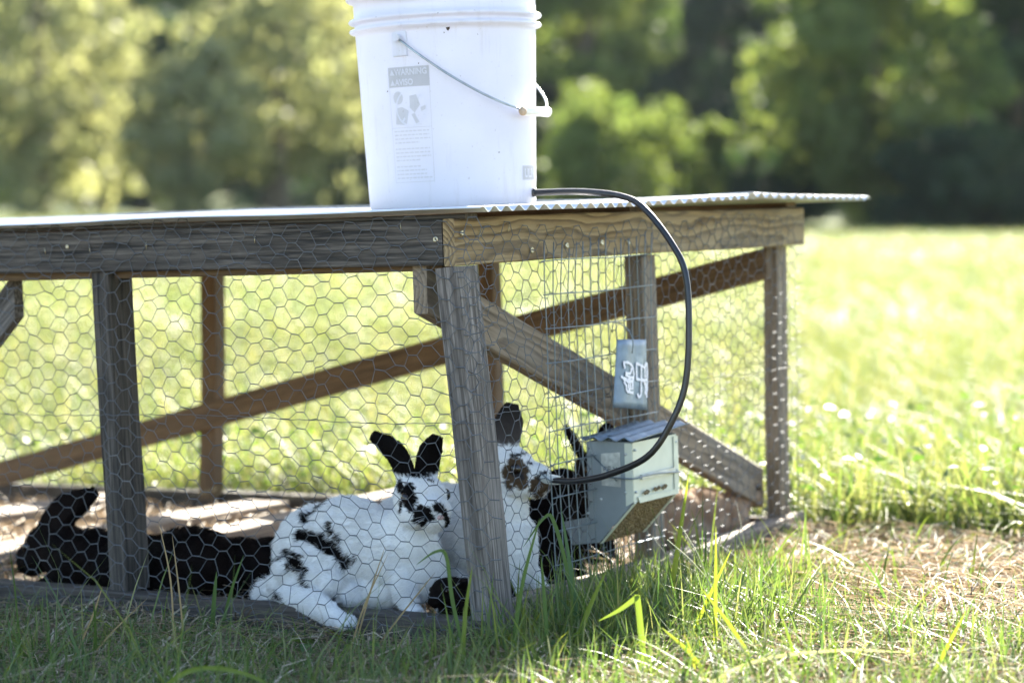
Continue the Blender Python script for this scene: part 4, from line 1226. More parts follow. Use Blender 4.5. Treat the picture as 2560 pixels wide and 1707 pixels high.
def dress(body, n_hair, coat, length, flow, seed, rad=0.00022, lift=0.42):
    """coat colours on the skin and fur strands of the same colour"""
    me = body.data
    nv = len(me.vertices); V = np.empty(nv * 3, np.float32); me.vertices.foreach_get('co', V); V = V.reshape(-1, 3).astype(float)
    N = np.empty(nv * 3, np.float32); me.vertices.foreach_get('normal', N); N = N.reshape(-1, 3)
    c = np.ones((nv, 4), np.float32); c[:, :3] = coat(V)
    at = me.attributes.new('coat', 'FLOAT_COLOR', 'POINT'); at.data.foreach_set('color', c.ravel())
    me.calc_loop_triangles()
    T = np.empty(len(me.loop_triangles) * 3, np.int32); me.loop_triangles.foreach_get('vertices', T); T = T.reshape(-1, 3)
    ar = np.linalg.norm(np.cross(V[T[:, 1]] - V[T[:, 0]], V[T[:, 2]] - V[T[:, 0]]), axis=1)
    r = np.random.default_rng(seed)
    ti = r.choice(len(T), n_hair, p=ar / ar.sum())
    a, b = r.uniform(size=n_hair), r.uniform(size=n_hair); sw = a + b > 1; a[sw] = 1 - a[sw]; b[sw] = 1 - b[sw]
    w0 = 1 - a - b
    t0, t1, t2 = T[ti].T
    P = V[t0] * w0[:, None] + V[t1] * a[:, None] + V[t2] * b[:, None]
    nn = N[t0] * w0[:, None] + N[t1] * a[:, None] + N[t2] * b[:, None]; nn /= np.linalg.norm(nn, axis=1)[:, None] + 1e-9
    fl = flow(P); fl = fl - nn * (fl * nn).sum(1)[:, None]; fl /= np.linalg.norm(fl, axis=1)[:, None] + 1e-6
    L = length(P) * r.uniform(0.6, 1.25, n_hair)
    clump = np.stack([vnoise(P, 160, 1), vnoise(P, 160, 5), vnoise(P, 160, 9)], 1) * 0.42
    d1 = nn * lift + fl + clump + r.normal(0, .16, (n_hair, 3)); d1 /= np.linalg.norm(d1, axis=1)[:, None]
    d2 = nn * (lift * .35) + fl + clump * 1.4 + r.normal(0, .2, (n_hair, 3)) + np.array([0, 0, -.15]); d2 /= np.linalg.norm(d2, axis=1)[:, None]
    P0 = P - nn * .0006; P1 = P + d1 * (L * .5)[:, None]; P2 = P1 + d2 * (L * .5)[:, None]
    pts = np.stack([P0, P1, P2], 1).astype(np.float32)
    cu = bpy.data.hair_curves.new('fur'); cu.add_curves([3] * n_hair)
    cu.attributes['position'].data.foreach_set('vector', pts.ravel())
    ra = cu.attributes.get('radius') or cu.attributes.new('radius', 'FLOAT', 'POINT')
    ra.data.foreach_set('value', np.tile(np.array([rad, rad * .8, rad * .15], np.float32), n_hair))
    hc = np.ones((n_hair, 4), np.float32); hc[:, :3] = coat(P) * (r.uniform(.85, 1.12, n_hair) * (1 + .05 * vnoise(P, 130, 2)))[:, None]
    ca = cu.attributes.new('coat', 'FLOAT_COLOR', 'CURVE'); ca.data.foreach_set('color', np.clip(hc, 0, .9).ravel())
    cu.materials.append(M_FUR)
    o = bpy.data.objects.new('fur', cu); COL.objects.link(o); o.parent = body.parent
    return o

def head_frame(fd):
    fd = Vector(fd).normalized(); hl = Vector((0, 0, 1)).cross(fd).normalized(); hu = fd.cross(hl)
    return fd, hl, hu

def add_head(m, C, fd, s=1.0):
    fd, hl, hu = head_frame(fd); C = Vector(C)
    ax = [fd, hl, hu]
    def e(f, l, u, r): m.add(ellipsoid(C + (fd * f + hl * l + hu * u) * s, [q * s for q in r], ax))
    e(-.006, 0, .004, (.040, .034, .035))
    e(.026, 0, -.004, (.032, .021, .021))
    e(.034, 0, -.014, (.024, .0205, .017))
    for q in (-1, 1):
        e(.010, q * .017, -.012, (.026, .019, .020))
        e(.042, q * .0095, -.017, (.012, .0115, .0115))
        e(.008, q * .022, .010, (.016, .010, .011))
    e(.034, 0, -.027, (.016, .012, .009))
    return fd, hl, hu

def add_ear(m, base, tip, bow, wdir, w=.016, cup=0.35):
    base, tip = Vector(base), Vector(tip); mid = (base + tip) / 2 + Vector(bow)
    m.add(loft([base - (mid - base) * .25, base, mid, tip], [w * .45, w * .62, w * .92, w, w * .92, w * .46], [.0075, .0062, .005, .0045, .004, .0035], wdir, 16, cup))

def eyes(root, C, fd, hl, hu, s=1.0):
    for q in (-1, 1):
        c = Vector(C) + (fd * .013 + hl * q * .0305 + hu * .0095) * s
        v, f = ellipsoid(c, (.0083 * s, .0052 * s, .0078 * s), [fd, hl, hu], 18, 12)
        mesh_obj('eye', v, f, M_EYE, root, True)
def nose_whiskers(root, C, fd, hl, hu, s=1.0, seed=0, nw=7):
    c = Vector(C) + (fd * .0560 + hu * -.0105) * s
    v, f = ellipsoid(c, (.0035 * s, .0052 * s, .0036 * s), [fd, hl, hu], 12, 8); mesh_obj('nose', v, f, M_NOSE, root, True)
    v, f = tube([c - fd * .001 * s - hu * .003 * s, c - fd * .0005 * s - hu * .008 * s, c - fd * .004 * s - hu * .0125 * s], .0009 * s, 6); mesh_obj('mouth', v, f, M_NOSE, root, True)
    r = random.Random(seed)
    for q in (-1, 1):
        for k in range(nw):
            p = Vector(C) + (fd * .047 + hl * q * .017 + hu * (-.013 - .004 * r.random() + .003 * (k % 3))) * s
            d = (hl * q * r.uniform(.8, 1.1) + fd * r.uniform(-.3, .35) + hu * r.uniform(-.45, .25)).normalized()
            L = r.uniform(.03, .05) * s
            v, f = tube([p, p + d * L * .5, p + d * L + Vector((0, 0, -.006))], .00025, 4, True, [1, .7, .3]); mesh_obj('whisker', v, f, M_WHISK, root, True)

def spots_fn(chains, base, dark, noise=.0035, seed=0):
    """chains: (x, y, z, radius) blobs of dark coat on the skin"""
    S = np.array(chains, float) + np.array([0, 0, 0, .0012]) if len(chains) else np.zeros((0, 4))
    base, dark = np.array(base), np.array(dark)
    def fn(P):
        if not len(S): return np.tile(base, (len(P), 1))
        j = vnoise(P, 330, seed) * noise + vnoise(P, 900, seed + 3) * noise * .6
        d = np.full(len(P), 9.0)
        for x, y, z, rr_ in S:
            d = np.minimum(d, np.sqrt((P[:, 0] - x) ** 2 + (P[:, 1] - y) ** 2 + (P[:, 2] - z) ** 2) - rr_)
        k = np.clip(0.5 - (d + j) / .0022, 0, 1)[:, None]
        return base * (1 - k) + dark * k
    return fn

WHITE, BLACK = (0.82, 0.81, 0.80), (0.0045, 0.0032, 0.003)

# ---- white rabbit with black patches, nearest the camera (pen-local coordinates)
HERO_SPOTS = [(0.0745,0.3359,0.1216,0.0058),(0.0786,0.3338,0.1245,0.0058),(0.0817,0.331,0.1276,0.0058),(0.0831,0.3268,0.131,0.0058),(0.0853,0.3233,0.1343,0.0058),(0.0882,0.3208,0.1368,0.0058),(0.0913,0.3184,0.1394,0.0058),(0.095,0.3165,0.1419,0.0058),(0.1052,0.3193,0.1434,0.0058),(0.0761,0.342,0.1231,0.0052),(0.0723,0.3377,0.1201,0.0052),(0.0694,0.334,0.1169,0.0052),(0.0552,0.3345,0.097,0.0091),(0.056,0.3256,0.096,0.0091),(0.0555,0.3158,0.0951,0.0091),(0.0525,0.3055,0.0926,0.0091),(0.0506,0.296,0.0899,0.0091),(0.0495,0.2872,0.0871,0.0091),(0.0497,0.2773,0.0825,0.0091),(0.0504,0.2678,0.0779,0.0091),(0.0495,0.2872,0.0871,0.0084),(0.0496,0.2792,0.0835,0.0084),(0.0501,0.2716,0.0797,0.0084),(0.0507,0.264,0.076,0.0084),(0.0511,0.2592,0.0702,0.0084),(0.0525,0.255,0.0642,0.0084),(0.0544,0.2512,0.0581,0.0084),(0.0512,0.2964,0.0912,0.011),(0.0492,0.285,0.0859,0.011),(0.0497,0.2753,0.0803,0.011),(0.059,0.2822,0.1142,0.0045),(0.0574,0.2799,0.1107,0.0045),(0.056,0.2776,0.1072,0.0045),(0.0548,0.2756,0.1037,0.0045),(0.0545,0.265,0.0988,0.0039),(0.0539,0.2636,0.0961,0.0039),(0.0533,0.2622,0.0933,0.0039),(0.0527,0.2608,0.0906,0.0039),(0.066,0.3947,0.0521,0.0039),(0.0563,0.3835,0.0552,0.0039),(0.0317,0.361,0.0609,0.0039),(0.0315,0.3571,0.0623,0.0039),(0.0332,0.3546,0.0633,0.0039),(0.035,0.3521,0.0641,0.0039),(0.0368,0.3497,0.0648,0.0039),(0.0369,0.346,0.0658,0.0039),(0.0358,0.3414,0.067,0.0039),(0.0483,0.3613,0.0711,0.0039),(0.0475,0.3572,0.071,0.0039),(0.0449,0.3517,0.0713,0.0039),(0.041,0.3453,0.0718,0.0039),(0.0381,0.3396,0.0722,0.0039),(0.0238,0.3257,0.0731,0.0039),(0.0197,0.3194,0.0723,0.0039),(0.0184,0.3152,0.071,0.0039),(0.018,0.3117,0.0695,0.0039),(0.0167,0.3274,0.0643,0.0078),(0.014,0.3141,0.0607,0.0078),(0.0161,0.3093,0.0553,0.0078),(0.0254,0.3409,0.0537,0.0032),(0.0261,0.3387,0.0526,0.0032),(0.0264,0.3363,0.0515,0.0032),(0.0196,0.3285,0.0518,0.0032),(0.0175,0.3242,0.0512,0.0032),(0.0174,0.3214,0.0502,0.0032),(0.0178,0.319,0.0492,0.0032),(0.0153,0.2983,0.0506,0.0039),(0.0136,0.2986,0.048,0.0039),(0.0124,0.2992,0.0453,0.0039),(0.0117,0.3003,0.0425,0.0039),(0.0117,0.3018,0.0396,0.0039),(0.0119,0.3013,0.0368,0.0039),(0.0127,0.3012,0.0338,0.0039),(0.0144,0.3018,0.0307,0.0039),(0.0166,0.3027,0.0275,0.0039),(0.0164,0.2995,0.026,0.0039),(0.0163,0.2965,0.0245,0.0039),(0.0155,0.2929,0.0232,0.0039),(0.0131,0.2881,0.0222,0.0039),(0.0231,0.3611,0.0099,0.0058),(0.0147,0.3499,0.0071,0.0058),(0.0084,0.3404,0.0039,0.0058),(0.0579,0.2387,0.0675,0.0026),(0.0583,0.2383,0.0655,0.0026),(0.0587,0.2378,0.0635,0.0026),(0.0561,0.1354,0.1724,0.0117),(0.0512,0.1295,0.1588,0.0117),(0.0557,0.1399,0.171,0.0071),(0.0518,0.1351,0.1667,0.0071),(0.0507,0.1322,0.162,0.0071),(0.0514,0.1305,0.1571,0.0071),(0.0512,0.1282,0.1523,0.0071),(0.0505,0.1278,0.1511,0.0052),(0.048,0.124,0.1463,0.0052),(0.0725,0.1618,0.1815,0.0058),(0.0653,0.1555,0.1779,0.0058),(0.061,0.1512,0.174,0.0058),(0.055,0.1473,0.1499,0.0045),(0.053,0.1469,0.1462,0.0045),(0.0516,0.1469,0.1424,0.0045),(0.0629,0.1365,0.1821,0.0019),(0.0626,0.1347,0.1818,0.0019),(0.0624,0.133,0.1814,0.0019),(0.0622,0.1313,0.181,0.0019),(0.0502,0.1086,0.1414,0.0107),(0.0474,0.1015,0.1349,0.0107),(0.0499,0.1142,0.1308,0.0078),(0.0491,0.1091,0.1272,0.0078),(0.049,0.0947,0.1382,0.0045),(0.0501,0.0893,0.135,0.0045),(0.0491,0.1014,0.1464,0.0039),(0.0488,0.097,0.145,0.0039),(0.049,0.093,0.1435,0.0039),(0.0575,0.0812,0.1507,0.0058),(0.0596,0.0781,0.1463,0.0058),(0.0641,0.0766,0.1416,0.0058),(0.0674,0.0771,0.1368,0.0058),(0.0697,0.077,0.1322,0.0058),(0.0723,0.0771,0.1275,0.0058),(0.0747,0.078,0.1223,0.0058),(0.0544,0.0831,0.1491,0.0052),(0.0558,0.0807,0.1467,0.0052),(0.0578,0.0786,0.1443,0.0052),(0.0808,0.1129,0.1861,0.0019),(0.0819,0.1118,0.1856,0.0019),(0.083,0.1108,0.185,0.0019),(0.0843,0.1098,0.1845,0.0019)]
def hero():
    root = thing('rabbit', 'white rabbit with black patches and black ears sitting behind the front wire', 'rabbit', None, PEN_M)
    m = MB()
    E = lambda c, r, ax=None: m.add(ellipsoid(c, r, ax))
    E((.112, .342, .056), (.068, .074, .080)); E((.112, .285, .072), (.064, .092, .078)); E((.112, .200, .066), (.054, .078, .066))
    E((.108, .168, .050), (.044, .052, .058)); E((.102, .166, .108), (.033, .040, .038)); E((.100, .160, .086), (.038, .040, .046))
    E((.060, .312, .038), (.036, .060, .054)); E((.166, .318, .030), (.028, .062, .052))
    E((.112, .260, .012), (.055, .11, .035))
    # hind foot over the sill, far foot tucked
    m.add(loft([(.040, .360, .004), (.012, .310, .006), (-.010, .255, -.002), (-.026, .205, -.017)], [.016, .019, .019, .020, .015], [.016, .018, .017, .015, .011], (0.4, 1, 0)))
    m.add(loft([(.170, .38, -.012), (.172, .30, -.016), (.170, .24, -.018)], [.018, .018, .012], [.014, .013, .010], (1, 0, 0)))
    for (c_, q_) in (((-.020, .196, -.018), .0095), ((-.031, .199, -.018), .0095), ((-.012, .200, -.016), .0085)): E(c_, (q_, q_ * 1.3, q_))
    # fluffy folds of the haunch
    for (c_, q_) in (((.040, .352, .046), .020), ((.034, .330, .020), .020), ((.030, .300, .040), .019), ((.028, .285, .012), .018), ((.036, .268, .030), .019), ((.048, .372, .020), .019), ((.030, .318, .060), .017), ((.052, .245, .008), .018)): E(c_, (q_, q_ * 1.1, q_ * .95))
    # forelegs
    m.add(loft([(.080, .165, .045), (.070, .155, .015), (.064, .140, -.010), (.056, .122, -.014)], [.022, .020, .016, .016, .011], [.022, .019, .015, .012, .009], (1, 0.5, 0)))
    m.add(loft([(.135, .150, .045), (.132, .142, .012), (.128, .126, -.012), (.120, .104, -.016)], [.022, .019, .015, .016, .011], [.022, .018, .014, .012, .009], (1, 0.5, 0)))
    # tail
    E((.060, .402, .002), (.018, .019, .018))
    C = Vector((.090, .134, .152)); fd, hl, hu = add_head(m, C, (-.50, -.86, -.10), 1.13)
    wd = hl
    add_ear(m, C - hl * .017 - fd * .012 + hu * .026, (.078, .213, .252), (.002, -.010, .008), hl * .6 + fd * .9, .0195, .2)
    add_ear(m, C + hl * .013 - fd * .012 + hu * .028, (.110, .1130, .250), (.000, .004, .004), hl * .9 + fd * .3, .0205, .2)
    me = fuse(m, .0026, 4)
    body = link_mesh('body', me, M_FUR, root); body.data.materials.clear(); body.data.materials.append(M_FUR)
    eyes(root, C, fd, hl, hu, 1.13); nose_whiskers(root, C, fd, hl, hu, 1.13, 1)
    Cn = np.array(C); hun = np.array(hu)
    base_fn = spots_fn(HERO_SPOTS, WHITE, BLACK, .0020, 2)
    def coat(P):
        c = base_fn(P)
        ear = (P - Cn) @ hun > .040
        k = np.clip(((P - Cn) @ hun - .037 + vnoise(P, 400) * .003) / .004, 0, 1)[:, None]
        return c * (1 - k) + np.array(BLACK) * k
    def length(P):
        hd = np.linalg.norm(P - Cn, axis=1); L = np.full(len(P), .0105)
        L = np.where(hd < .075, .0048, L); L = np.where((P - Cn) @ hun > .036, .0030, L)
        L = np.where(P[:, 2] < .004, .0055, L); L = np.where((P[:, 1] > .397) & (P[:, 2] < .022) & (P[:, 0] < .085), .020, L)
        return L
    fdn = np.array(fd)
    def flow(P):
        f = np.tile(np.array([0.0, 1.0, -.45]), (len(P), 1))
        hd = np.linalg.norm(P - Cn, axis=1) < .07
        f[hd] = -fdn + np.array([0, 0, -.1])
        e = (P - Cn) @ hun > .036; f[e] = hun
        t = (P[:, 1] > .397) & (P[:, 2] < .022) & (P[:, 0] < .085); f[t] = (P - np.array([.070, .380, .002]))[t] * 20
        return f
    dress(body, 85000, coat, length, flow, 5, .00024)
    return root
hero()

# ---- white rabbit with brown eye patch, at the drinker
SECOND_SPOTS = [(0.2255,0.0525,0.2082,0.0026),(0.227,0.0511,0.2086,0.0026),(0.2286,0.0498,0.2089,0.0026),(0.2304,0.0486,0.2093,0.0026),(0.2323,0.0475,0.2096,0.0026),(0.2344,0.0464,0.2099,0.0026),(0.2366,0.0454,0.2102,0.0026),(0.239,0.0446,0.2104,0.0026),(0.2419,0.044,0.2107,0.0026),(0.245,0.0437,0.2108,0.0026),(0.249,0.0437,0.2109,0.0026),(0.2546,0.0448,0.2108,0.0026),(0.2423,0.0341,0.1975,0.0026),(0.2446,0.0323,0.196,0.0026),(0.2422,0.0153,0.1759,0.0039),(0.2443,0.0133,0.1773,0.0039),(0.2466,0.0116,0.1787,0.0039),(0.2496,0.0102,0.1799,0.0039),(0.2187,0.0453,0.1843,0.0052),(0.2202,0.0412,0.1819,0.0052),(0.2217,0.0372,0.1795,0.0052)]
SECOND_BROWN = [(0.2201,0.0495,0.1994,0.0078),(0.2256,0.0419,0.1991,0.0078),(0.2261,0.0373,0.1938,0.0078),(0.2307,0.0352,0.188,0.0078),(0.2136,0.0563,0.1845,0.0091),(0.2167,0.0481,0.181,0.0091),(0.2155,0.0422,0.1733,0.0091),(0.2198,0.0333,0.1678,0.0091),(0.2165,0.05,0.1911,0.0097),(0.2186,0.0449,0.1865,0.0097),(0.2211,0.0401,0.1819,0.0097),(0.2224,0.0345,0.1775,0.0097),(0.2121,0.0543,0.1693,0.0052),(0.2126,0.051,0.1626,0.0052),(0.2377,0.0169,0.1649,0.011),(0.2421,0.012,0.1559,0.011),(0.2374,0.0224,0.156,0.0078),(0.2418,0.0206,0.1512,0.0078),(0.2499,0.0209,0.1459,0.0078),(0.246,0.01,0.1669,0.0058),(0.2503,0.0081,0.1624,0.0058),(0.2592,0.0088,0.1574,0.0058)]
def second():
    root = thing('rabbit', 'white rabbit with a brown eye patch and grey ears beside the drinker fitting', 'rabbit', None, PEN_M)
    m = MB(); E = lambda c, r, ax=None: m.add(ellipsoid(c, r, ax))
    E((.275, .290, .055), (.060, .070, .078)); E((.268, .205, .072), (.058, .095, .084)); E((.252, .120, .080), (.054, .078, .080)); E((.250, .098, .060), (.055, .062, .080))
    E((.248, .092, .125), (.040, .046, .055)); E((.23, .25, .02), (.02, .06, .04)); E((.25, .15, .01), (.05, .1, .03))
    m.add(loft([(.225, .085, .045), (.225, .070, .012), (.226, .058, -.012), (.232, .036, -.016)], [.020, .018, .015, .015, .010], [.02, .018, .014, .012, .009], (1, .3, 0)))
    m.add(loft([(.272, .075, .045), (.275, .055, .012), (.278, .035, -.010), (.288, .012, -.012)], [.020, .018, .015, .015, .010], [.02, .018, .014, .012, .009], (1, .3, 0)))
    m.add(loft([(.22, .30, -.012), (.215, .24, -.014), (.212, .18, -.016)], [.017, .017, .011], [.014, .012, .010], (1, 0, 0)))
    E((.285, .365, .01), (.018, .018, .018))
    C = Vector((.247, .066, .180)); fd, hl, hu = add_head(m, C, (.24, -.95, -.02), 1.06)
    add_ear(m, C - hl * .012 - fd * .014 + hu * .026, (.252, .0670, .288), (.002, .000, .003), (.52, -.854, 0), .0250, .15)
    add_ear(m, C + hl * .012 - fd * .020 + hu * .024, (.290, .165, .262), (.003, .004, .003), (.52, -.854, 0), .0185, .25)
    me = fuse(m, .0028, 5)
    body = link_mesh('body', me, M_FUR, root); body.data.materials.clear(); body.data.materials.append(M_FUR)
    eyes(root, C, fd, hl, hu, 1.06); nose_whiskers(root, C, fd, hl, hu, 1.06, 4)
    Cn, hun, fdn = np.array(C), np.array(hu), np.array(fd)
    f1 = spots_fn(SECOND_BROWN, WHITE, (0.085, 0.055, 0.032), .0025, 4)
    f2 = spots_fn(SECOND_SPOTS, (1, 1, 1), (0, 0, 0), .003, 8)
    def coat(P):
        c = f1(P); k2 = 1 - f2(P)[:, :1]; c = c * (1 - k2) + np.array((.03, .028, .03)) * k2
        k = np.clip(((P - Cn) @ hun - .042 + vnoise(P, 400) * .004) / .006, 0, 1)[:, None]
        ec = np.array((.060, .050, .046)) * (0.35 + .9 * np.clip(1 - ((P - Cn) @ hun - .05) / .05, 0, 1))[:, None]
        return c * (1 - k) + ec * k
    def length(P):
        hd = np.linalg.norm(P - Cn, axis=1); L = np.full(len(P), .0105); L = np.where(hd < .078, .005, L); L = np.where((P - Cn) @ hun > .038, .003, L)
        return np.where(P[:, 2] < .004, .0055, L)
    def flow(P):
        f = np.tile(np.array([0.0, 1.0, -.6]), (len(P), 1)); f[P[:, 1] < .12] = (0.1, .2, -1.0)
        hd = np.linalg.norm(P - Cn, axis=1) < .072; f[hd] = -fdn; e = (P - Cn) @ hun > .038; f[e] = hun
        return f
    dress(body, 52000, coat, length, flow, 6, .00026)
second()

# ---- plainer rabbits: one build, several poses
def rabbit(label, loc, yaw, pose, col, n_hair, seed, s=1.0, ear_up=0.4, group='dark rabbits inside the pen', spread=.16, ear_l=.092, ear_w=.0195):
    """local: +x forwards, +y left, z up from the floor"""
    M = PEN_M @ Matrix.Translation(loc) @ Matrix.Rotation(yaw, 4, 'Z') @ Matrix.Scale(s, 4)
    root = thing('rabbit', label, 'rabbit', group, M)
    m = MB(); E = lambda c, r, ax=None: m.add(ellipsoid(c, r, ax))
    if pose == 'loaf':
        E((-.075, 0, .068), (.085, .066, .068)); E((.0, 0, .070), (.095, .060, .066)); E((.075, 0, .060), (.060, .050, .058)); E((.105, 0, .085), (.04, .036, .04))
        for q in (-1, 1):
            E((-.06, q * .048, .040), (.062, .026, .045)); m.add(loft([(-.10, q * .055, .014), (-.03, q * .06, .012), (.03, q * .058, .012)], [.016, .017, .011], [.013, .012, .009], (0, 1, 0)))
            m.add(loft([(.085, q * .028, .04), (.105, q * .028, .015), (.13, q * .026, .010)], [.017, .015, .010], [.016, .012, .008], (0, 1, 0)))
        E((-.158, 0, .045), (.018, .018, .02)); C = Vector((.135, 0, .118)); hd = (1, 0, -.15)
    elif pose == 'stretch':
        E((-.13, 0, .055), (.080, .062, .055)); E((-.04, 0, .047), (.11, .056, .047)); E((.06, 0, .050), (.075, .05, .05)); E((.11, 0, .062), (.05, .038, .042))
        for q in (-1, 1):
            E((-.12, q * .045, .032), (.058, .024, .036)); m.add(loft([(-.19, q * .05, .012), (-.13, q * .056, .012), (-.07, q * .054, .012)], [.016, .017, .011], [.013, .012, .009], (0, 1, 0)))
            m.add(loft([(.10, q * .028, .03), (.14, q * .028, .012), (.175, q * .026, .009)], [.016, .014, .010], [.014, .011, .008], (0, 1, 0)))
        E((-.205, 0, .04), (.018, .018, .02)); C = Vector((.150, 0, .066)); hd = (1, .1, -.22)
    else:   # upright
        E((-.04, 0, .070), (.075, .066, .070)); E((.0, 0, .105), (.062, .056, .085)); E((.02, 0, .15), (.045, .042, .05))
        for q in (-1, 1):
            E((-.03, q * .046, .040), (.060, .024, .042)); m.add(loft([(-.06, q * .055, .014), (.0, q * .058, .012), (.06, q * .055, .012)], [.016, .017, .011], [.013, .012, .009], (0, 1, 0)))
            m.add(loft([(.04, q * .028, .09), (.058, q * .026, .045), (.068, q * .024, .012)], [.017, .014, .010], [.016, .012, .009], (0, 1, 0)))
        E((-.11, 0, .04), (.018, .018, .02)); C = Vector((.045, 0, .200)); hd = (1, 0, -.1)
    fd, hl, hu = add_head(m, C, hd)
    for q in (-1, 1):
        base = C + hl * q * .014 - fd * .014 + hu * .026
        tip = base + (-fd * (1 - ear_up) + hu * ear_up + hl * q * spread).normalized() * ear_l
        add_ear(m, base, tip, hu * .006, hl * .9 + fd * .3 * q if spread > .1 else fd + hu, ear_w, .25)
    me = fuse(m, .0034, 5)
    body = link_mesh('body', me, M_FUR, root); body.data.materials.clear(); body.data.materials.append(M_FUR)
    eyes(root, C, fd, hl, hu)
    Cn, hun, fdn = np.array(C), np.array(hu), np.array(fd)
    c0, c1 = np.array(col[0]), np.array(col[1])
    def coat(P):
        k = np.clip(.5 + .7 * vnoise(P, 35, seed), 0, 1)[:, None]; return c0 * (1 - k) + c1 * k
    def length(P):
        hdd = np.linalg.norm(P - Cn, axis=1); L = np.full(len(P), .010); L = np.where(hdd < .075, .005, L); return np.where((P - Cn) @ hun > .034, .003, L)
    def flow(P):
        f = np.tile(np.array([-1.0, 0, -.35]), (len(P), 1)); h_ = np.linalg.norm(P - Cn, axis=1) < .07; f[h_] = -fdn; return f
    dress(body, n_hair, coat, length, flow, seed, .00028)
    return root
BK = ((0.0035, 0.0022, 0.002), (0.009, 0.005, 0.004))
BR = ((0.28, 0.18, 0.11), (0.48, 0.36, 0.26))
FLO = -0.034
rabbit('black rabbit stretched out at the left behind the second post', (.150, .775, FLO - .006), R(90), 'stretch', BK, 26000, 11, 1.12, .33, spread=.03, ear_l=.098, ear_w=.022)
rabbit('black rabbit crouched behind the rump of the white rabbit', (.215, .515, FLO), R(-70), 'loaf', BK, 14000, 12, .72, .1)
rabbit('small black rabbit crouched behind the foot of the corner post', (.100, .052, FLO), R(172), 'loaf', BK, 14000, 13, .52, -.3)
rabbit('black rabbit hunched behind the wire between the drinker and the feeder', (.485, .150, FLO), R(-35), 'upright', BK, 18000, 14, .80, -.9)
rabbit('black rabbit with pricked ears showing above the feeder lid', (.690, .205, FLO), R(-105), 'upright', BK, 14000, 15, .83, .95, spread=.75)
rabbit('brown rabbit resting in the sun beyond the middle end post', (1.00, .125, FLO - .006), R(-20), 'loaf', BR, 14000, 16, .80, .1)

# ------------------------------------------------------------------ single tall blades and stalks
def blade_thing(name, label, pts, w, col, cat='grass', group='tall single grass blades', mat=None, up=None):
    """a folded grass blade along pts (world)"""
    P = smooth_path(pts, 6); n = len(P)
    b0 = P[0].copy()
    V, F, Cc = [], [], []
    view = Vector((0.25, -1, 0.15)).normalized()
    for i, p in enumerate(P):
        t = i / (n - 1)
        d = (P[min(i + 1, n - 1)] - P[max(i - 1, 0)]).normalized()
        sd = d.cross(view).normalized(); nn = sd.cross(d)
        ww = w * (0.55 + 0.45 * min(1, t * 4)) * (1 - t ** 3) ** .8 + .0003
        p = p - b0
        V += [p - sd * ww / 2 + nn * ww * .18, p, p + sd * ww / 2 + nn * ww * .18]
    for i in range(n - 1):
        a = 3 * i; F += [(a, a + 1, a + 4, a + 3), (a + 1, a + 2, a + 5, a + 4)]
    me = big_mesh(name, np.array(V), np.array(F), None, np.tile(np.array(col), (len(V), 1)), True)
    o = link_mesh(name, me, mat or M_GRASS); o.location = b0
    tag(o, label, cat, group)
    return o
LG, MG, DG = (0.15, 0.19, 0.025), (0.10, 0.145, 0.025), (0.06, 0.11, 0.03)
blade_thing('grass_blade', 'tallest bright grass blade standing right of the feeder', [(.231, 3.56, .0), (.247, 3.56, .12), (.264, 3.56, .248)], .0085, LG)
blade_thing('grass_blade', 'upright bright blade on the straw side of the tallest blade', [(.284, 3.286, .0), (.283, 3.286, .10), (.282, 3.286, .208)], .0060, LG)
blade_thing('grass_blade', 'broken grass blade folded over at its kink in front of the feeder', [(.186, 3.155, .0), (.176, 3.155, .07), (.169, 3.155, .1265), (.166, 3.153, .127), (.145, 3.15, .112), (.118, 3.145, .098)], .0085, MG)
blade_thing('grass_blade', 'bright blade leaning left across the straw', [(.279, 3.098, .0), (.24, 3.098, .06), (.198, 3.098, .099)], .0065, LG)
blade_thing('grass_blade', 'thin dark stalk standing alone in the straw', [(.404, 3.108, .01), (.408, 3.108, .1), (.412, 3.108, .18)], .0028, DG)
blade_thing('grass_blade', 'bright blade leaning right at the lower right corner', [(.516, 3.035, .01), (.548, 3.035, .075), (.579, 3.035, .137)], .0062, LG)
blade_thing('grass_blade', 'dull green blade with a bent tip beside the drinker', [(.103, 3.473, .0), (.085, 3.473, .11), (.064, 3.473, .185), (.05, 3.47, .192), (.020, 3.46, .150)], .0058, DG)
blade_thing('grass_blade', 'straight bluish blade below the hose end', [(.107, 3.438, .0), (.09, 3.438, .11), (.073, 3.438, .211)], .0068, (.05, .10, .045))
blade_thing('grass_blade', 'blade with a sunlit tip leaning right below the feeder', [(.081, 3.309, .0), (.11, 3.309, .085), (.134, 3.309, .14)], .0075, MG)
blade_thing('grass_blade', 'upright dark blade in the tuft directly below the drinker', [(.057, 3.313, .0), (.05, 3.313, .09), (.044, 3.313, .159)], .0060, DG)
blade_thing('grass_blade', 'long blade curving right from the foot of the corner post', [(.003, 3.29, .0), (.018, 3.29, .12), (.041, 3.29, .214)], .0058, DG)
blade_thing('grass_blade', 'blade standing in front of the corner post', [(-.061, 3.208, .0), (-.058, 3.208, .09), (-.049, 3.208, .159)], .0058, MG)
blade_thing('grass_blade', 'blade bending over left of the corner post', [(-.05, 3.25, .0), (-.075, 3.25, .10), (-.085, 3.25, .165), (-.10, 3.245, .172), (-.125, 3.24, .155)], .0052, DG)
blade_thing('grass_blade', 'long blade slanting right over the end sill', [(.242, 3.381, .0), (.28, 3.381, .09), (.313, 3.381, .163)], .0055, LG)
blade_thing('grass_blade', 'pale blade slanting left near the seed stalk', [(.349, 3.174, .0), (.30, 3.174, .08), (.254, 3.174, .139)], .0062, LG)
blade_thing('grass_blade', 'short blade rising from the straw at the bottom edge', [(.384, 3.082, .0), (.367, 3.082, .07), (.348, 3.082, .126)], .0050, MG)
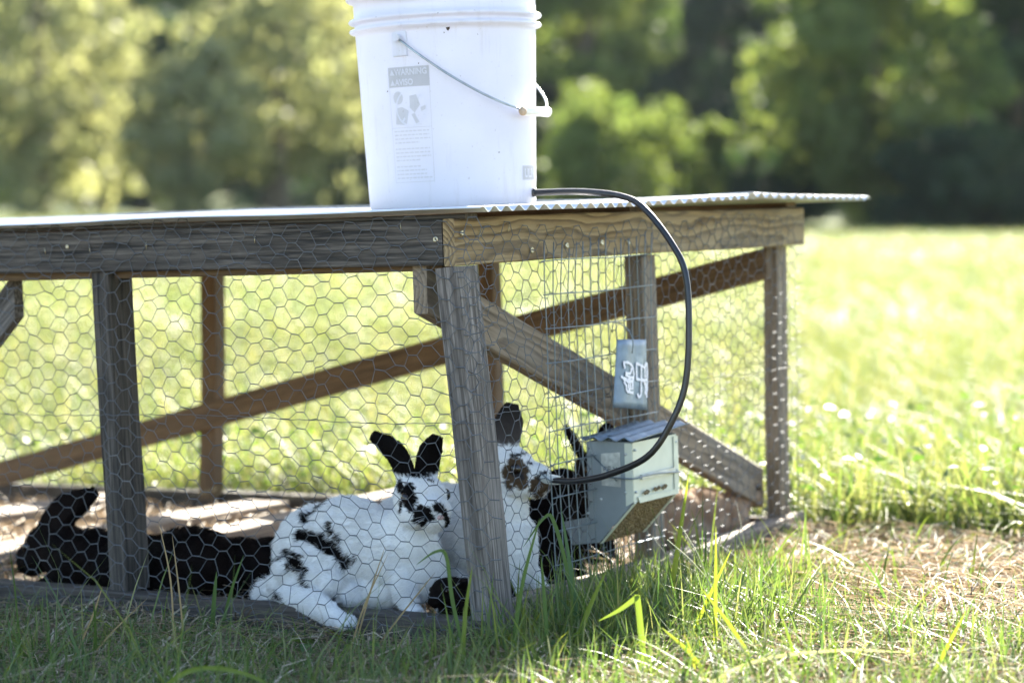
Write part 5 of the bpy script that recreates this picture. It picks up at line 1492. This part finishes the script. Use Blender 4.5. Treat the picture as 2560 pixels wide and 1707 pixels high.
blade_thing('grass_blade', 'shaded blade in front of the sill left of the white rabbit', [(-.445, 3.60, -.02), (-.442, 3.60, .04), (-.438, 3.60, .088)], .0068, DG)
blade_thing('grass_blade', 'thin shaded blade leaning towards the rump of the white rabbit', [(-.436, 3.62, -.02), (-.42, 3.62, .05), (-.40, 3.62, .110)], .0045, DG)
blade_thing('grass_blade', 'arching pale blade lying across the straw at right', [(.20, 3.02, .0), (.30, 3.05, .06), (.42, 3.08, .075), (.53, 3.1, .07)], .0045, (.24, .25, .16))
blade_thing('grass_blade', 'long blade arching over the dark grass at bottom centre', [(-.46, 2.98, .0), (-.40, 2.98, .055), (-.33, 2.98, .055), (-.26, 2.98, .02)], .0065, MG)
SG = 'dry grass stalks'
for i_, (lb, pts) in enumerate((('dry stalk standing left in front of the second post', [(-.484, 3.48, -.02), (-.49, 3.48, .09), (-.508, 3.48, .178)]), ('dry stalk just right of the second post', [(-.471, 3.50, -.02), (-.48, 3.5, .07), (-.491, 3.5, .155)]),
        ('dry stalk in front of the chest of the white rabbit', [(-.222, 3.45, -.005), (-.20, 3.45, .08), (-.178, 3.45, .150)]), ('dry stalk leaning right before the paws of the white rabbit', [(-.198, 3.42, -.005), (-.15, 3.42, .06), (-.105, 3.42, .118)]),
        ('dry stalk leaning over the flank of the white rabbit', [(-.227, 3.40, -.005), (-.205, 3.4, .07), (-.172, 3.4, .145)]), ('dry stalk low in front of the left sill', [(-.62, 3.40, -.02), (-.59, 3.4, .05), (-.575, 3.4, .095)]), ('dry stalk lying left across the sill', [(-.60, 3.42, -.02), (-.57, 3.42, .02), (-.515, 3.42, .075)]))):
    blade_thing('dry_stalk', lb, pts, .0024, (.30, .22, .11), 'stalk', SG, M_STRAW)
def seed_head():
    root = thing('seed_stalk', 'thin grass stalk with three fingers of seed above the end sill', 'stalk')
    b = Vector((.311, 3.40, .012)); root.location = b
    st = [(0, 0, 0), (-.012, 0, .06), (-.030, 0, .105)]
    v, f = tube(smooth_path(st, 5), .0010, 6); mesh_obj('stem', v, f, M_SEED, root, True)
    for k, tip in enumerate(((-.088, 0, .160), (-.068, .01, .178), (-.012, 0, .165))):
        v, f = tube(smooth_path([(-.030, 0, .105), ((-.030 + tip[0]) / 2 + .004, 0, (.105 + tip[2]) / 2), tip], 6), .0007, 5); fg = MB().add((v, f))
        a = Vector((-.030, 0, .105)); t_ = Vector(tip)
        for q in range(16):
            p = a + (t_ - a) * (0.2 + .05 * q); s_ = .0012
            fg.add(([p + Vector((-s_, 0, 0)), p + Vector((0, -s_, 0)), p + Vector((s_, 0, s_)), p + Vector((0, 0, 3 * s_))], [(0, 1, 3), (1, 2, 3), (2, 0, 3), (0, 2, 1)]))
        fg.build('seed_finger', M_SEED, root)
M_SEED = plain('seed_stalk_straw', (0.30, 0.29, 0.15), 0.7)
seed_head()

# ------------------------------------------------------------------ summer haze between here and the wood
hz = NT('summer_haze'); hz.t.nodes.remove(hz.b)
pv = hz.n('VolumePrincipled'); pv.inputs['Color'].default_value = (0.82, 0.90, 1.0, 1); pv.inputs['Density'].default_value = 0.00009
hz.l(pv.outputs[0], hz.out.inputs['Volume'])
haze = MB().box((-156, -46, -3.0), (156, 306, 72)).build('haze', hz.m)
tag(haze, 'thin summer haze lying over the field and the wood', 'haze', None, 'stuff')
haze.display_type = 'WIRE'
